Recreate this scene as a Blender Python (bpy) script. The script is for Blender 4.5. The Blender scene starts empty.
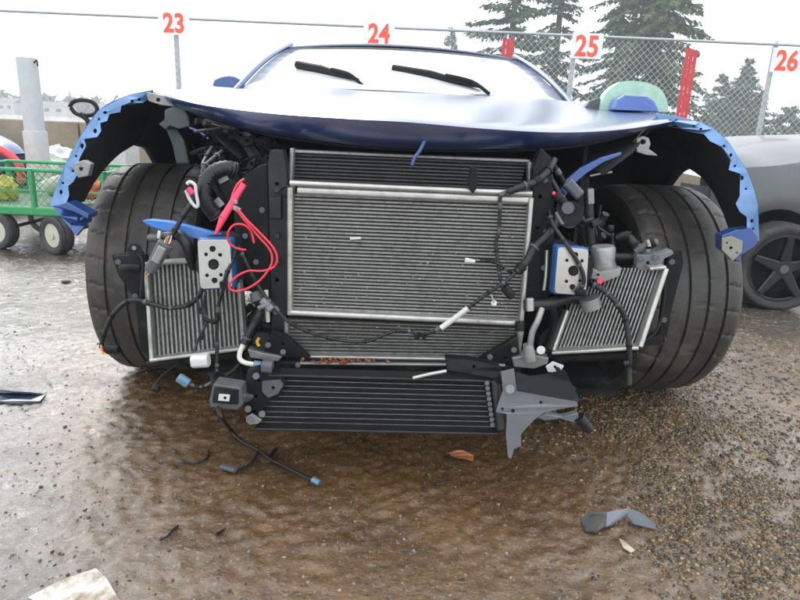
import bpy, math, random
import numpy as np
from mathutils import Vector, Matrix, Euler
from mathutils.geometry import tessellate_polygon
R = math.radians
S = bpy.context.scene
COL = S.collection
random.seed(7)
rng = np.random.default_rng(11)

# ------------------------------------------------------------------ camera, sky, sun, exposure
CAM = Vector((0.0, 0.0, 0.84))
FPX = 620.0
PITCH, ROLL = 15.76, 2.5
cd = bpy.data.cameras.new("camera"); cam = bpy.data.objects.new("camera", cd); COL.objects.link(cam)
cam.location = CAM
CM = Euler((R(90 - PITCH), 0, 0)).to_matrix() @ Matrix.Rotation(R(ROLL), 3, 'Z')
cam.rotation_euler = CM.to_euler()
cd.sensor_width = 36.0; cd.lens = FPX / 800 * 36.0
cd.clip_start = 0.02; cd.clip_end = 3000
S.camera = cam
S.view_settings.view_transform = 'Standard'; S.view_settings.look = 'None'
S.view_settings.gamma = 1.0; S.view_settings.use_curve_mapping = False
S.view_settings.exposure = 1.1

world = bpy.data.worlds.new("World"); S.world = world; world.use_nodes = True
nt = world.node_tree; nt.nodes.clear()
wo = nt.nodes.new('ShaderNodeOutputWorld'); bg = nt.nodes.new('ShaderNodeBackground')
sky = nt.nodes.new('ShaderNodeTexSky'); sky.sky_type = 'NISHITA'; sky.sun_disc = False
sky.sun_elevation = R(44); sky.sun_rotation = R(-28)
tc = nt.nodes.new('ShaderNodeTexCoord'); nz = nt.nodes.new('ShaderNodeTexNoise')
nz.inputs['Scale'].default_value = 2.2; nz.inputs['Detail'].default_value = 4
rp = nt.nodes.new('ShaderNodeValToRGB')
rp.color_ramp.elements[0].position = .3; rp.color_ramp.elements[0].color = (8.6, 9.3, 9.9, 1)
rp.color_ramp.elements[1].position = .75; rp.color_ramp.elements[1].color = (11.2, 11.5, 11.8, 1)
mx = nt.nodes.new('ShaderNodeMix'); mx.data_type = 'RGBA'; mx.inputs[0].default_value = .93
nt.links.new(tc.outputs['Generated'], nz.inputs['Vector']); nt.links.new(nz.outputs['Fac'], rp.inputs[0])
nt.links.new(sky.outputs[0], mx.inputs[6]); nt.links.new(rp.outputs[0], mx.inputs[7])
nt.links.new(mx.outputs[2], bg.inputs[0]); bg.inputs[1].default_value = .105
nt.links.new(bg.outputs[0], wo.inputs[0])
sd = bpy.data.lights.new("sun", 'SUN'); sd.energy = .95; sd.angle = R(25); sd.color = (1, .97, .93)
sun = bpy.data.objects.new("sun", sd); COL.objects.link(sun)
sun.rotation_euler = (R(-46), 0, R(28)); sun.location = (0, 0, 30)

# ------------------------------------------------------------------ helpers
def P(px, py, Y):
    """world point on the plane y=Y seen along the ray of photo pixel (px,py)"""
    d = CM @ Vector(((px - 400) / FPX, -(py - 300) / FPX, -1))
    return CAM + d * (Y / d.y)
def PG(px, py, z=0.0):
    d = CM @ Vector(((px - 400) / FPX, -(py - 300) / FPX, -1))
    return CAM + d * ((z - CAM.z) / d.z)

MATS = {}
def mat(name, col, rough=.5, metal=0., var=.25, scale=12., bump=.0, bscale=60., col2=None, coat=0., spec=.5, dirt=None, dirtamt=.5, dscale=6., trans=0., emit=None):
    if name in MATS: return MATS[name]
    m = bpy.data.materials.new(name); m.use_nodes = True; n = m.node_tree; b = n.nodes['Principled BSDF']
    L = n.links.new
    tc = n.nodes.new('ShaderNodeTexCoord')
    no = n.nodes.new('ShaderNodeTexNoise'); no.inputs['Scale'].default_value = scale; no.inputs['Detail'].default_value = 6; no.inputs['Roughness'].default_value = .62
    L(tc.outputs['Object'], no.inputs['Vector'])
    r = n.nodes.new('ShaderNodeValToRGB'); r.color_ramp.elements[0].position = .3; r.color_ramp.elements[1].position = .7
    c2 = col2 or tuple(min(1, c * (1 + var)) for c in col)
    r.color_ramp.elements[0].color = tuple(c * (1 - var) for c in col) + (1,)
    r.color_ramp.elements[1].color = tuple(c2) + (1,)
    L(no.outputs['Fac'], r.inputs[0]); out = r.outputs[0]
    if dirt:
        n2 = n.nodes.new('ShaderNodeTexNoise'); n2.inputs['Scale'].default_value = dscale; n2.inputs['Detail'].default_value = 8; n2.inputs['Roughness'].default_value = .7
        L(tc.outputs['Object'], n2.inputs['Vector'])
        r2 = n.nodes.new('ShaderNodeValToRGB'); r2.color_ramp.elements[0].position = .68 - .4 * dirtamt; r2.color_ramp.elements[1].position = .9 - .3 * dirtamt
        L(n2.outputs['Fac'], r2.inputs[0])
        mxx = n.nodes.new('ShaderNodeMix'); mxx.data_type = 'RGBA'; L(r2.outputs[0], mxx.inputs[0]); L(out, mxx.inputs[6]); mxx.inputs[7].default_value = tuple(dirt) + (1,)
        out = mxx.outputs[2]
        mr = n.nodes.new('ShaderNodeMapRange'); mr.inputs[3].default_value = rough; mr.inputs[4].default_value = min(1, rough + .3); L(r2.outputs[0], mr.inputs[0]); L(mr.outputs[0], b.inputs['Roughness'])
    L(out, b.inputs['Base Color'])
    if not dirt: b.inputs['Roughness'].default_value = rough
    b.inputs['Metallic'].default_value = metal
    b.inputs['Specular IOR Level'].default_value = spec
    b.inputs['Coat Weight'].default_value = coat; b.inputs['Coat Roughness'].default_value = .06
    b.inputs['Transmission Weight'].default_value = trans
    if bump:
        n3 = n.nodes.new('ShaderNodeTexNoise'); n3.inputs['Scale'].default_value = bscale; n3.inputs['Detail'].default_value = 5
        L(tc.outputs['Object'], n3.inputs['Vector'])
        bp = n.nodes.new('ShaderNodeBump'); bp.inputs['Strength'].default_value = bump; bp.inputs['Distance'].default_value = .004
        L(n3.outputs['Fac'], bp.inputs['Height']); L(bp.outputs[0], b.inputs['Normal'])
    MATS[name] = m
    return m

def tag(o, label=None, cat=None, group=None, kind=None):
    if label: o['label'] = label
    if cat: o['category'] = cat
    if group: o['group'] = group
    if kind: o['kind'] = kind
    return o
def setparent(o, p):
    if p is not None:
        o.parent = p
        if p.type == 'EMPTY': o.matrix_parent_inverse = p.matrix_basis.inverted()
def empty(name, loc, label=None, cat=None, group=None):
    o = bpy.data.objects.new(name, None); o.location = loc; o.empty_display_size = .2; COL.objects.link(o)
    return tag(o, label, cat, group)

class MB:
    def __init__(s): s.v = []; s.f = []
    def add(s, vs, fs):
        k = len(s.v); s.v += [tuple(v) for v in vs]; s.f += [tuple(i + k for i in f) for f in fs]; return s
    def box(s, c, size, rot=None):
        c = Vector(c); h = Vector(size) / 2; vs = []
        for x in (-1, 1):
            for y in (-1, 1):
                for z in (-1, 1):
                    v = Vector((x * h.x, y * h.y, z * h.z))
                    if rot is not None: v = rot @ v
                    vs.append(c + v)
        return s.add(vs, [(0, 1, 3, 2), (4, 6, 7, 5), (0, 4, 5, 1), (2, 3, 7, 6), (0, 2, 6, 4), (1, 5, 7, 3)])
    def beam(s, a, b, w, t, w2=None, up=Vector((0, 1, 0)), ch=.25):
        """octagonal-ish chamfered bar from a to b; w across, t along 'up'"""
        a = Vector(a); b = Vector(b); d = (b - a).normalized()
        u = (up - d * up.dot(d)); u = u.normalized() if u.length > 1e-4 else d.orthogonal().normalized()
        x = d.cross(u); w2 = w if w2 is None else w2
        vs = []
        for p, ww in ((a, w), (b, w2)):
            c = min(ww, t) * ch
            for (i, j) in ((ww/2-c, t/2), (ww/2, t/2-c), (ww/2, -t/2+c), (ww/2-c, -t/2), (-ww/2+c, -t/2), (-ww/2, -t/2+c), (-ww/2, t/2-c), (-ww/2+c, t/2)):
                vs.append(p + x * i + u * j)
        fs = [(k, (k+1) % 8, 8 + (k+1) % 8, 8 + k) for k in range(8)] + [tuple(range(7, -1, -1)), tuple(range(8, 16))]
        return s.add(vs, fs)
    def tube(s, pts, r, n=8, smooth=4, ribs=0):
        pts = [Vector(p) for p in pts]
        if smooth > 1 and len(pts) > 2: pts = catmull(pts, smooth)
        m = len(pts); rings = []; u = None
        for i, p in enumerate(pts):
            d = (pts[min(i+1, m-1)] - pts[max(i-1, 0)])
            d = d.normalized() if d.length > 1e-7 else Vector((0, 0, 1))
            if u is None: u = d.orthogonal().normalized()
            u = u - d * u.dot(d); u = u.normalized() if u.length > 1e-5 else d.orthogonal().normalized()
            w = d.cross(u); rr = r[min(i, len(r)-1)] if isinstance(r, (list, tuple)) else r
            if ribs and i % 2: rr = rr * (1 - ribs)
            rings.append([p + (u * math.cos(a) + w * math.sin(a)) * rr for a in [2*math.pi*k/n for k in range(n)]])
        vs = [v for g in rings for v in g]; fs = []
        for i in range(m-1):
            for k in range(n): fs.append((i*n+k, i*n+(k+1) % n, (i+1)*n+(k+1) % n, (i+1)*n+k))
        fs.append(tuple(range(n-1, -1, -1))); fs.append(tuple(range((m-1)*n, m*n)))
        return s.add(vs, fs)
    def cyl(s, a, b, r, r2=None, n=16):
        return s.tube([a, b], [r, r if r2 is None else r2], n=n, smooth=1)
    def plate(s, pts, Y, th, holes=(), back=None):
        """outline in photo pixels on depth Y (number or list), given thickness away from the lens"""
        loops = [[(p[0], p[1]) for p in pts]]
        ys = [Y] * len(pts) if not isinstance(Y, (list, tuple)) else list(Y)
        ym = sum(ys) / len(ys)
        def yat(x, y):
            w = [1 / ((x-p[0])**2 + (y-p[1])**2 + 1e-3) for p in pts]
            return sum(a*b for a, b in zip(w, ys)) / sum(w)
        for h in holes:
            rx = h[2]; ry = h[3] if len(h) > 3 else rx
            loops.append([(h[0] + rx*math.cos(2*math.pi*k/10), h[1] + ry*math.sin(2*math.pi*k/10)) for k in range(10)])
        tri = tessellate_polygon([[Vector((x, y, 0)) for x, y in l] for l in loops])
        flat = [q for l in loops for q in l]; yy = ys + [yat(x, y) for x, y in flat[len(pts):]]
        fr = [P(x, y, d) for (x, y), d in zip(flat, yy)]
        bk = [p + (Vector(back) if back else Vector((0, th, 0))) for p in fr]; N = len(fr)
        fs = [tuple(t) for t in tri] + [tuple(N + i for i in reversed(t)) for t in tri]
        k = 0
        for l in loops:
            m = len(l)
            for i in range(m): fs.append((k+i, k+(i+1) % m, N+k+(i+1) % m, N+k+i))
            k += m
        return s.add(fr + bk, fs)
    def grid(s, rows):
        n = len(rows[0]); vs = [v for r_ in rows for v in r_]
        return s.add(vs, [(i*n+j, i*n+j+1, (i+1)*n+j+1, (i+1)*n+j) for i in range(len(rows)-1) for j in range(n-1)])
    def build(s, name, m, parent=None, smooth=False, bevel=0, solid=0, sub=0, origin=None, fixn=True):
        me = bpy.data.meshes.new(name)
        vs = s.v
        o = bpy.data.objects.new(name, me)
        if parent is None and origin != 'world':
            a = np.array(vs); c = Vector(((a[:, 0].min()+a[:, 0].max())/2, (a[:, 1].min()+a[:, 1].max())/2, a[:, 2].min())) if origin is None else Vector(origin)
            vs = [Vector(v) - c for v in vs]; o.location = c
        me.from_pydata([tuple(v) for v in vs], [], s.f); me.materials.append(m)
        if fixn:
            import bmesh
            b = bmesh.new(); b.from_mesh(me); bmesh.ops.recalc_face_normals(b, faces=b.faces); b.to_mesh(me); b.free()
        me.update()
        if smooth: me.polygons.foreach_set('use_smooth', [True]*len(me.polygons))
        COL.objects.link(o); setparent(o, parent)
        if solid:
            q = o.modifiers.new('s', 'SOLIDIFY'); q.thickness = solid; q.offset = -1
        if bevel:
            q = o.modifiers.new('b', 'BEVEL'); q.width = bevel; q.segments = 2; q.limit_method = 'ANGLE'; q.angle_limit = R(40)
        if sub:
            q = o.modifiers.new('u', 'SUBSURF'); q.levels = sub; q.render_levels = sub
        if smooth and (bevel or len(s.f) < 4000):
            try: me.set_sharp_from_angle(angle=R(48))
            except Exception: pass
        return o
def catmull(pts, n):
    out = []; m = len(pts)
    for i in range(m-1):
        p0 = pts[max(i-1, 0)]; p1 = pts[i]; p2 = pts[i+1]; p3 = pts[min(i+2, m-1)]
        for k in range(n):
            t = k / n
            out.append(.5*((2*p1) + (p2-p0)*t + (2*p0-5*p1+4*p2-p3)*t*t + (3*p1-p0-3*p2+p3)*t**3))
    out.append(pts[-1]); return out
def tb(name, px, r, m, parent, n=8, ribs=0, smooth=4, label=None):
    """tube through (px,py,Y) points"""
    o = MB().tube([P(*p) for p in px], r, n=n, ribs=ribs, smooth=smooth).build(name, m, parent, smooth=True)
    if label: o['label'] = label
    if parent is not None and parent.type == 'EMPTY' and ('harness' in name or 'hose' in name) and not isinstance(r, list) and r < .012:
        Q = catmull([P(*p) for p in px], 6); rb = random.Random(len(Q)*7 + int(r*1e5)); k = rb.randint(2, 6)
        while k < len(Q)-3:
            a, b_ = Q[k], Q[k+1]; d = (b_-a); L_ = d.length
            if L_ > 1e-5: MB().cyl(a, a + d/L_*rb.choice([.004, .006, .014]), r*1.28, r*1.24, n=8).build('tape_band', rb.choice([M_black, M_grey, M_black]), o, smooth=True)
            k += rb.randint(5, 10)
    return o
def pl(name, pts, Y, th, m, parent, holes=(), bevel=.001, label=None, back=None):
    o = MB().plate(pts, Y, th, holes, back).build(name, m, parent, bevel=bevel)
    if label: o['label'] = label
    return o
def copy_tree(o, parent=None):
    c = o.copy(); COL.objects.link(c)
    if parent is not None: c.parent = parent
    for ch in list(o.children): copy_tree(ch, c)
    return c

# value noise
def vnoise(x, y, cell, seed):
    g = np.random.default_rng(seed).random((257, 257))
    fx = x / cell; fy = y / cell
    ix = np.floor(fx).astype(int); iy = np.floor(fy).astype(int); tx = fx-ix; ty = fy-iy
    tx = tx*tx*(3-2*tx); ty = ty*ty*(3-2*ty)
    a = g[ix % 256, iy % 256]; b = g[(ix+1) % 256, iy % 256]; c = g[ix % 256, (iy+1) % 256]; d = g[(ix+1) % 256, (iy+1) % 256]
    return (a*(1-tx)+b*tx)*(1-ty)+(c*(1-tx)+d*tx)*ty - .5
def sst(a, b, x):
    t = np.clip((x-a)/(b-a), 0, 1); return t*t*(3-2*t)
def ground_z(x, y):
    x = np.asarray(x, float); y = np.asarray(y, float)
    near = 1 - sst(6, 12, np.hypot(x, y))
    big = vnoise(x, y, .9, 1)*.014 + vnoise(x, y, .35, 2)*.005
    u = x*.80 + y*.6; v = -x*.6 + y*.8
    rip = vnoise(u, v*1.4, .07, 3)*.003 + (.25-np.abs(vnoise(u, v*1.4, .036, 4)))*.010 + (.25-np.abs(vnoise(x, y, .020, 14)))*.008
    fine = vnoise(x, y, .024, 5)*.006 + vnoise(x, y, .013, 6)*.003
    calm = .45 + .55*sst(-.15, .25, vnoise(x, y, .5, 8)+.1)
    cx = (x-.04)/1.0; cy = (y-1.9)/.8
    flat = np.exp(-(cx**2+cy**2)*.7)
    z = (big*(1-.7*flat) + (rip+fine)*calm) * near
    basin = np.exp(-(((x+.15)/.75)**2+((y-1.15)/.65)**2)*.9)
    z = z + (vnoise(x, y, .16, 12)*.003)*near - .004*basin
    return z - .003 - .14*sst(1.3, 2.1, x)*sst(1.9, 3.3, y)*(1-sst(8, 14, x))

# ------------------------------------------------------------------ ground
def axis(lo, hi, dlo, dhi, step):
    a = list(np.arange(dlo, dhi, step)); s = step; x = dhi
    while x < hi: a.append(x); s *= 1.22; x += s
    a.append(hi); s = step*1.2; x = dlo - s; b = []
    while x > lo: b.append(x); s *= 1.22; x -= s
    b.append(lo); return np.array(sorted(b) + a)
xs = axis(-900, 900, -2.3, 2.6, .0085); ys = axis(-60, 1500, .78, 4.2, .0085)
X, Y_ = np.meshgrid(xs, ys); Z = ground_z(X, Y_)
me = bpy.data.meshes.new('ground'); nv = X.size
me.vertices.add(nv); me.vertices.foreach_set('co', np.stack([X, Y_, Z], -1).reshape(-1).astype(np.float32))
ny, nx = X.shape
ii = (np.arange(ny-1)[:, None]*nx + np.arange(nx-1)[None]).reshape(-1)
q = np.stack([ii, ii+1, ii+nx+1, ii+nx], -1).astype(np.int32)
me.loops.add(q.size); me.loops.foreach_set('vertex_index', q.reshape(-1))
me.polygons.add(len(q)); me.polygons.foreach_set('loop_start', np.arange(0, q.size, 4, dtype=np.int32))
me.polygons.foreach_set('use_smooth', np.ones(len(q), bool))
me.update(calc_edges=True); me.validate()
ground = bpy.data.objects.new('ground', me); COL.objects.link(ground)
tag(ground, 'wet brown muddy ground of the yard with shallow puddles', None, None, 'structure')

def ground_material():
    m = bpy.data.materials.new('wet_mud'); m.use_nodes = True; n = m.node_tree; b = n.nodes['Principled BSDF']; L = n.links.new
    tc = n.nodes.new('ShaderNodeTexCoord')
    def noise(scale, det=6, rough=.6, stretch=None):
        t = n.nodes.new('ShaderNodeTexNoise'); t.inputs['Scale'].default_value = scale; t.inputs['Detail'].default_value = det; t.inputs['Roughness'].default_value = rough
        if stretch:
            mp = n.nodes.new('ShaderNodeMapping'); mp.inputs['Rotation'].default_value = (0, 0, stretch[0]); mp.inputs['Scale'].default_value = stretch[1]
            L(tc.outputs['Object'], mp.inputs[0]); L(mp.outputs[0], t.inputs['Vector'])
        else: L(tc.outputs['Object'], t.inputs['Vector'])
        return t.outputs['Fac']
    def ramp(f, stops):
        r = n.nodes.new('ShaderNodeValToRGB'); e = r.color_ramp.elements
        e[0].position, e[0].color = stops[0][0], stops[0][1]+(1,); e[1].position, e[1].color = stops[-1][0], stops[-1][1]+(1,)
        for p, c in stops[1:-1]:
            k = e.new(p); k.color = c+(1,)
        L(f, r.inputs[0]); return r.outputs[0]
    def mix(f, a, c, mode='MIX'):
        k = n.nodes.new('ShaderNodeMix'); k.data_type = 'RGBA'; k.blend_type = mode
        if isinstance(f, float): k.inputs[0].default_value = f
        else: L(f, k.inputs[0])
        for i, v in ((6, a), (7, c)):
            if isinstance(v, tuple): k.inputs[i].default_value = v+(1,)
            else: L(v, k.inputs[i])
        return k.outputs[2]
    def math_(op, a, c, clamp=True):
        k = n.nodes.new('ShaderNodeMath'); k.operation = op; k.use_clamp = clamp
        for i, v in ((0, a), (1, c)):
            if isinstance(v, (int, float)): k.inputs[i].default_value = v
            else: L(v, k.inputs[i])
        return k.outputs[0]
    brown = ramp(noise(5, 8, .65), [(.3, (.080, .040, .013)), (.5, (.130, .068, .024)), (.7, (.175, .098, .038))])
    grey = ramp(noise(9, 9, .7), [(.3, (.058, .046, .034)), (.55, (.10, .082, .063)), (.75, (.15, .128, .102))])
    # clay brown runs through the middle of the yard, grey far off, and grey on the left with sky sheen put into the colour
    sx = n.nodes.new('ShaderNodeSeparateXYZ'); L(tc.outputs['Object'], sx.inputs[0])
    warp = math_('MULTIPLY', math_('SUBTRACT', noise(1.6, 5), .5, False), 0.9, False)
    a = math_('ADD', math_('MULTIPLY', sx.outputs[1], .56, False), math_('MULTIPLY', sx.outputs[0], 1.0, False), False)   # x - .62 y
    a = math_('ADD', a, warp, False)
    mr = n.nodes.new('ShaderNodeMapRange'); mr.interpolation_type = 'SMOOTHSTEP'; mr.inputs[1].default_value = -.30; mr.inputs[2].default_value = .20; L(a, mr.inputs[0])
    far = n.nodes.new('ShaderNodeMapRange'); far.interpolation_type = 'SMOOTHSTEP'; far.inputs[1].default_value = 2.2; far.inputs[2].default_value = 3.6; far.inputs[3].default_value = 1; far.inputs[4].default_value = 0; L(sx.outputs[1], far.inputs[0])
    f = math_('MULTIPLY', mr.outputs[0], far.outputs[0])
    col = mix(f, grey, brown)
    grit = ramp(noise(110, 4, .7), [(.54, (0, 0, 0)), (.66, (1, 1, 1))])
    col = mix(math_('MULTIPLY', grit, .5), col, (.30, .25, .19))
    dark = ramp(noise(48, 6, .75), [(.52, (0, 0, 0)), (.63, (1, 1, 1))])
    col = mix(math_('MULTIPLY', dark, .62), col, (.03, .024, .018))
    L(col, b.inputs['Base Color'])
    wet = ramp(noise(2.4, 7, .6), [(.38, (.10, .10, .10)), (.52, (.18, .18, .18)), (.66, (.30, .30, .30))])
    L(wet, b.inputs['Roughness'])
    b.inputs['Specular IOR Level'].default_value = .3
    cw = ramp(noise(3.1, 6, .6), [(.30, (.55, .55, .55)), (.5, (1, 1, 1))]); L(cw, b.inputs['Coat Weight']); b.inputs['Coat IOR'].default_value = 1.75
    cr = ramp(noise(4.3, 6, .6), [(.35, (.03, .03, .03)), (.65, (.10, .10, .10))]); L(cr, b.inputs['Coat Roughness'])
    hc = noise(30, 8, .68, (R(40), (1, 1.7, 1))); bc_ = n.nodes.new('ShaderNodeBump'); bc_.inputs['Strength'].default_value = .6; bc_.inputs['Distance'].default_value = .010
    L(hc, bc_.inputs['Height']); L(bc_.outputs[0], b.inputs['Coat Normal'])
    h1 = noise(34, 6, .62, (R(40), (1, 2.0, 1))); h2 = noise(170, 4, .6)
    hh = math_('ADD', math_('MULTIPLY', h1, 1.0, False), math_('MULTIPLY', h2, .35, False), False)
    bp = n.nodes.new('ShaderNodeBump'); bp.inputs['Strength'].default_value = .7; bp.inputs['Distance'].default_value = .008
    L(hh, bp.inputs['Height']); L(bp.outputs[0], b.inputs['Normal'])
    return m
me.materials.append(ground_material())

# ------------------------------------------------------------------ materials
M_blue = mat('blue_paint', (.018, .070, .25), .28, .3, .10, 5, coat=.8, dirt=(.12, .13, .17), dirtamt=.25)
M_hood = mat('hood_paint', (.016, .036, .125), .30, .1, .10, 4, coat=1.0)
_hb = M_hood.node_tree.nodes['Principled BSDF']; _hb.inputs['Coat IOR'].default_value = 2.2; _hb.inputs['Coat Roughness'].default_value = .22
M_lblue = mat('primer_blue', (.13, .26, .50), .42, .1, .14, 30, dirt=(.18, .20, .26), dirtamt=.35, dscale=18, coat=.3)
M_black = mat('black_plastic', (.007, .0075, .009), .50, 0, .3, 20, spec=.22, bump=.15, dirt=(.07, .058, .045), dirtamt=.35, dscale=9)
M_liner = mat('liner_plastic', (.006, .0075, .011), .7, 0, .3, 12, bump=.3, bscale=40, dirt=(.018, .022, .03), dirtamt=.5, dscale=5)
M_charc = mat('charcoal_metal', (.009, .010, .012), .5, .1, .25, 14, dirt=(.06, .05, .04), dirtamt=.3)
M_rub = mat('hose_rubber', (.006, .006, .007), .45, 0, .3, 40, dirt=(.04, .034, .028), dirtamt=.3, dscale=14)
M_alu = mat('aluminium', (.50, .49, .46), .40, .75, .12, 30, bump=.1, dirt=(.22, .20, .17), dirtamt=.4, dscale=16)
M_cast = mat('cast_aluminium', (.33, .33, .32), .5, .6, .2, 24, bump=.3, dirt=(.18, .16, .13), dirtamt=.35, dscale=12)
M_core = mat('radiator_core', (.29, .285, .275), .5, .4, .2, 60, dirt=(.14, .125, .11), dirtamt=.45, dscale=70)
M_cfin = mat('cooling_fin', (.25, .246, .237), .6, .3, .35, 90)
M_cfind = mat('cooling_fin_dark', (.018, .018, .019), .6, .2, .35, 90)
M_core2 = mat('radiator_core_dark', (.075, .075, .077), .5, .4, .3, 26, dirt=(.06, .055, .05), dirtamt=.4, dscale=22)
M_corel = mat('radiator_core_low', (.23, .225, .21), .5, .4, .3, 60, dirt=(.12, .105, .085), dirtamt=.5, dscale=50)
M_fin = mat('fin_pack', (.060, .058, .054), .7, .2, .5, 150, bump=.5, bscale=400)
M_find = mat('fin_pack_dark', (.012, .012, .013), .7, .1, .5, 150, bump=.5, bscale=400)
M_oil = mat('oil_cooler_black', (.022, .022, .024), .35, .3, .3, 30, dirt=(.07, .06, .05), dirtamt=.3, dscale=14)
M_oiltube = mat('oil_cooler_tube', (.16, .16, .16), .32, .6, .3, 30)
M_steel = mat('zinc_plate', (.52, .51, .48), .33, .9, .12, 14, dirt=(.36, .33, .27), dirtamt=.35, dscale=10)
M_red = mat('red_cable', (.75, .02, .05), .35, 0, .1, 30, coat=.3)
M_pink = mat('pink_red_plastic', (.80, .05, .12), .4, 0, .1, 30)
M_white = mat('white_plastic', (.58, .58, .56), .45, 0, .08, 20, dirt=(.35, .30, .24), dirtamt=.2)
M_grey = mat('grey_plastic', (.085, .09, .098), .5, 0, .15, 30, dirt=(.10, .09, .07), dirtamt=.3)
M_lgrey = mat('light_grey_bracket', (.17, .185, .205), .45, .2, .12, 14, dirt=(.18, .16, .13), dirtamt=.35, dscale=8)
M_yel = mat('yellow_wire', (.8, .5, .03), .5)
M_cyan = mat('pale_blue_plastic', (.12, .24, .33), .4)
M_tyre = mat('tyre_rubber', (.030, .028, .026), .50, 0, .35, 10, col2=(.050, .045, .040), bump=.25, bscale=120, dirt=(.115, .092, .072), dirtamt=.48, dscale=9)
M_rust = mat('rust', (.25, .08, .03), .8, 0, .4, 40, bump=.5)

# ------------------------------------------------------------------ the wrecked car
X0 = .04; AX = 2.06
car = empty('wrecked_car', (X0, AX, 0), 'blue sports coupe without its front bumper, radiators and wiring exposed, nearest the viewer', 'car')

# hood
def hood():
    top = [(152,90,1.87),(175,97,1.76),(205,104,1.66),(270,112,1.53),(340,117,1.46),(410,121,1.43),(480,127,1.45),(550,131,1.51),(600,130,1.60),(640,126,1.70),(672,120,1.84)]
    low = [(152,94,1.88),(175,106,1.78),(205,116,1.69),(262,132,1.57),(340,143,1.50),(410,148,1.475),(480,149,1.49),(550,147,1.55),(600,141,1.64),(640,131,1.73),(672,124,1.86)]
    T = catmull([P(*p) for p in top], 6); B = catmull([P(*p) for p in low], 6); n = len(T)
    rows = []
    def row(f): rows.append([f(i) for i in range(n)])
    us = [-1 + 2*i/(n-1) for i in range(n)]
    # inner return lip, front band, then the top surface back to the cowl
    row(lambda i: B[i] + Vector((0, .05, .012)))
    row(lambda i: B[i] + Vector((0, .004, -.001)))
    row(lambda i: B[i])
    row(lambda i: B[i]*.66 + T[i]*.34 + Vector((0, -.006, 0)))
    row(lambda i: B[i]*.33 + T[i]*.67 + Vector((0, -.008, 0)))
    row(lambda i: T[i] + Vector((0, -.003, -.003)))
    row(lambda i: T[i] + Vector((0, .012, .004)))
    def R2(i, Yt, hw, zs, zc):
        u = us[i]; return Vector((X0 + u*hw, Yt, zc + (zs-zc)*abs(u)**2.2 + .008*math.exp(-((abs(u)-.62)/.20)**2)))
    K = 12
    for k in range(1, K+1):
        t = k / K
        def f(i):
            a = T[i] + Vector((0, .012, .004)); c = R2(i, 2.82, .72, .965, .978); b = R2(i, 2.25, .745, .925, .935)
            p = a*(1-t)**2 + b*2*t*(1-t) + c*t*t
            return p
        row(f)
    o = MB().grid(rows).build('hood', M_hood, car, smooth=True, solid=.004)
    return T, B
HT, HB = hood()
# hood underside frame
MB().grid([[HB[i] + Vector((0, .045, -.004)) for i in range(len(HB))],
           [Vector((HB[i].x*.96, HB[i].y+.16, HB[i].z+.035*(1-abs(i/(len(HB)-1)*2-1)**1.5)-.004)) for i in range(len(HB))],
           [Vector((HB[i].x*.93, 2.75, .88)) for i in range(len(HB))]]).build('hood_underside', M_liner, car, smooth=True, solid=.006)

# fenders
def fender(side, prof, inner, holes):
    F = catmull([P(*p) for p in prof], 5); n = len(F)
    def shell(off=0., yo=0.):
        A = []; Bm = []
        for i, f in enumerate(F):
            s = i/(n-1)
            zr = .945 + (.57-.945)*s**1.5; xr = X0 + side*(.735 + .215*math.sin(min(1, s*1.25)*math.pi/2))
            nx_ = -side*off*math.sin(min(1, s*1.4)*math.pi/2); nz_ = -off*math.cos(min(1, s*1.4)*math.pi/2)
            def at(Yq):
                t = (Yq-f.y)/(2.78-f.y); e = t*t*(3-2*t)*.5+t*.5
                bul = math.sin(t*math.pi)*.022
                x = f.x*(1-e)+xr*e + side*bul; z = f.z*(1-t)+zr*t - .006*math.sin(t*math.pi)
                return Vector((x+nx_, Yq, z+nz_))
            # arch limits
            ya = yb = AX + .02
            for _ in range(14):
                z = at(ya).z; ya = AX + .02 - math.sqrt(max(0, .395**2-(max(z, .0)-.345)**2)) if abs(z-.345) < .395 else AX+.02
                z2 = at(yb).z; yb = AX + .02 + math.sqrt(max(0, .395**2-(max(z2, .0)-.345)**2)) if abs(z2-.345) < .395 else AX+.02
            ya = max(ya, f.y+.012)
            y0 = f.y + yo
            A.append([at(y0 + (ya-y0)*k/6) for k in range(7)])
            Bm.append([at(yb + (2.78-yb)*k/6) for k in range(7)])
        return A, Bm
    A, B = shell()
    mb = MB(); mb.grid(A); mb.grid(B)
    # lower rear part of the fender behind the wheel
    last = B[-1]; rows = []
    for k in range(6):
        z = last[-1].z*(1-k/5) + .17*k/5
        yb = AX+.02+math.sqrt(max(0, .395**2-(z-.345)**2))
        rows.append([Vector((X0+side*(.955-.02*k/5), yb+(2.78-yb)*j/6, z)) for j in range(7)])
    mb.grid(rows)
    sh = mb.build('front_fender', M_blue, car, smooth=True, solid=.003)
    A, B = shell(.014, .012)
    lin = MB(); lin.grid(A); lin.grid(B)
    lin.build('wheel_well_liner', M_liner, car, smooth=True, solid=.003)
    poly = [(p[0], p[1]) for p in prof] + [(p[0], p[1]) for p in inner]
    dn = catmull([Vector(p) for p in prof], 8)
    ny_ = lambda x, y: min(dn, key=lambda q_: (q_.x-x)**2+(q_.y-y)**2).z
    ysq = [p[2]-.004 for p in prof] + [ny_(p[0], p[1])-.002 for p in inner]
    MB().plate(poly, ysq, .0025, holes).build('fender_flange', M_lblue, sh, smooth=True)
    return sh
profL = [(152,90,1.86),(125,96,1.77),(99,110,1.70),(80,137,1.66),(65,165,1.63),(55,190,1.62),(50,206,1.61)]
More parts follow.
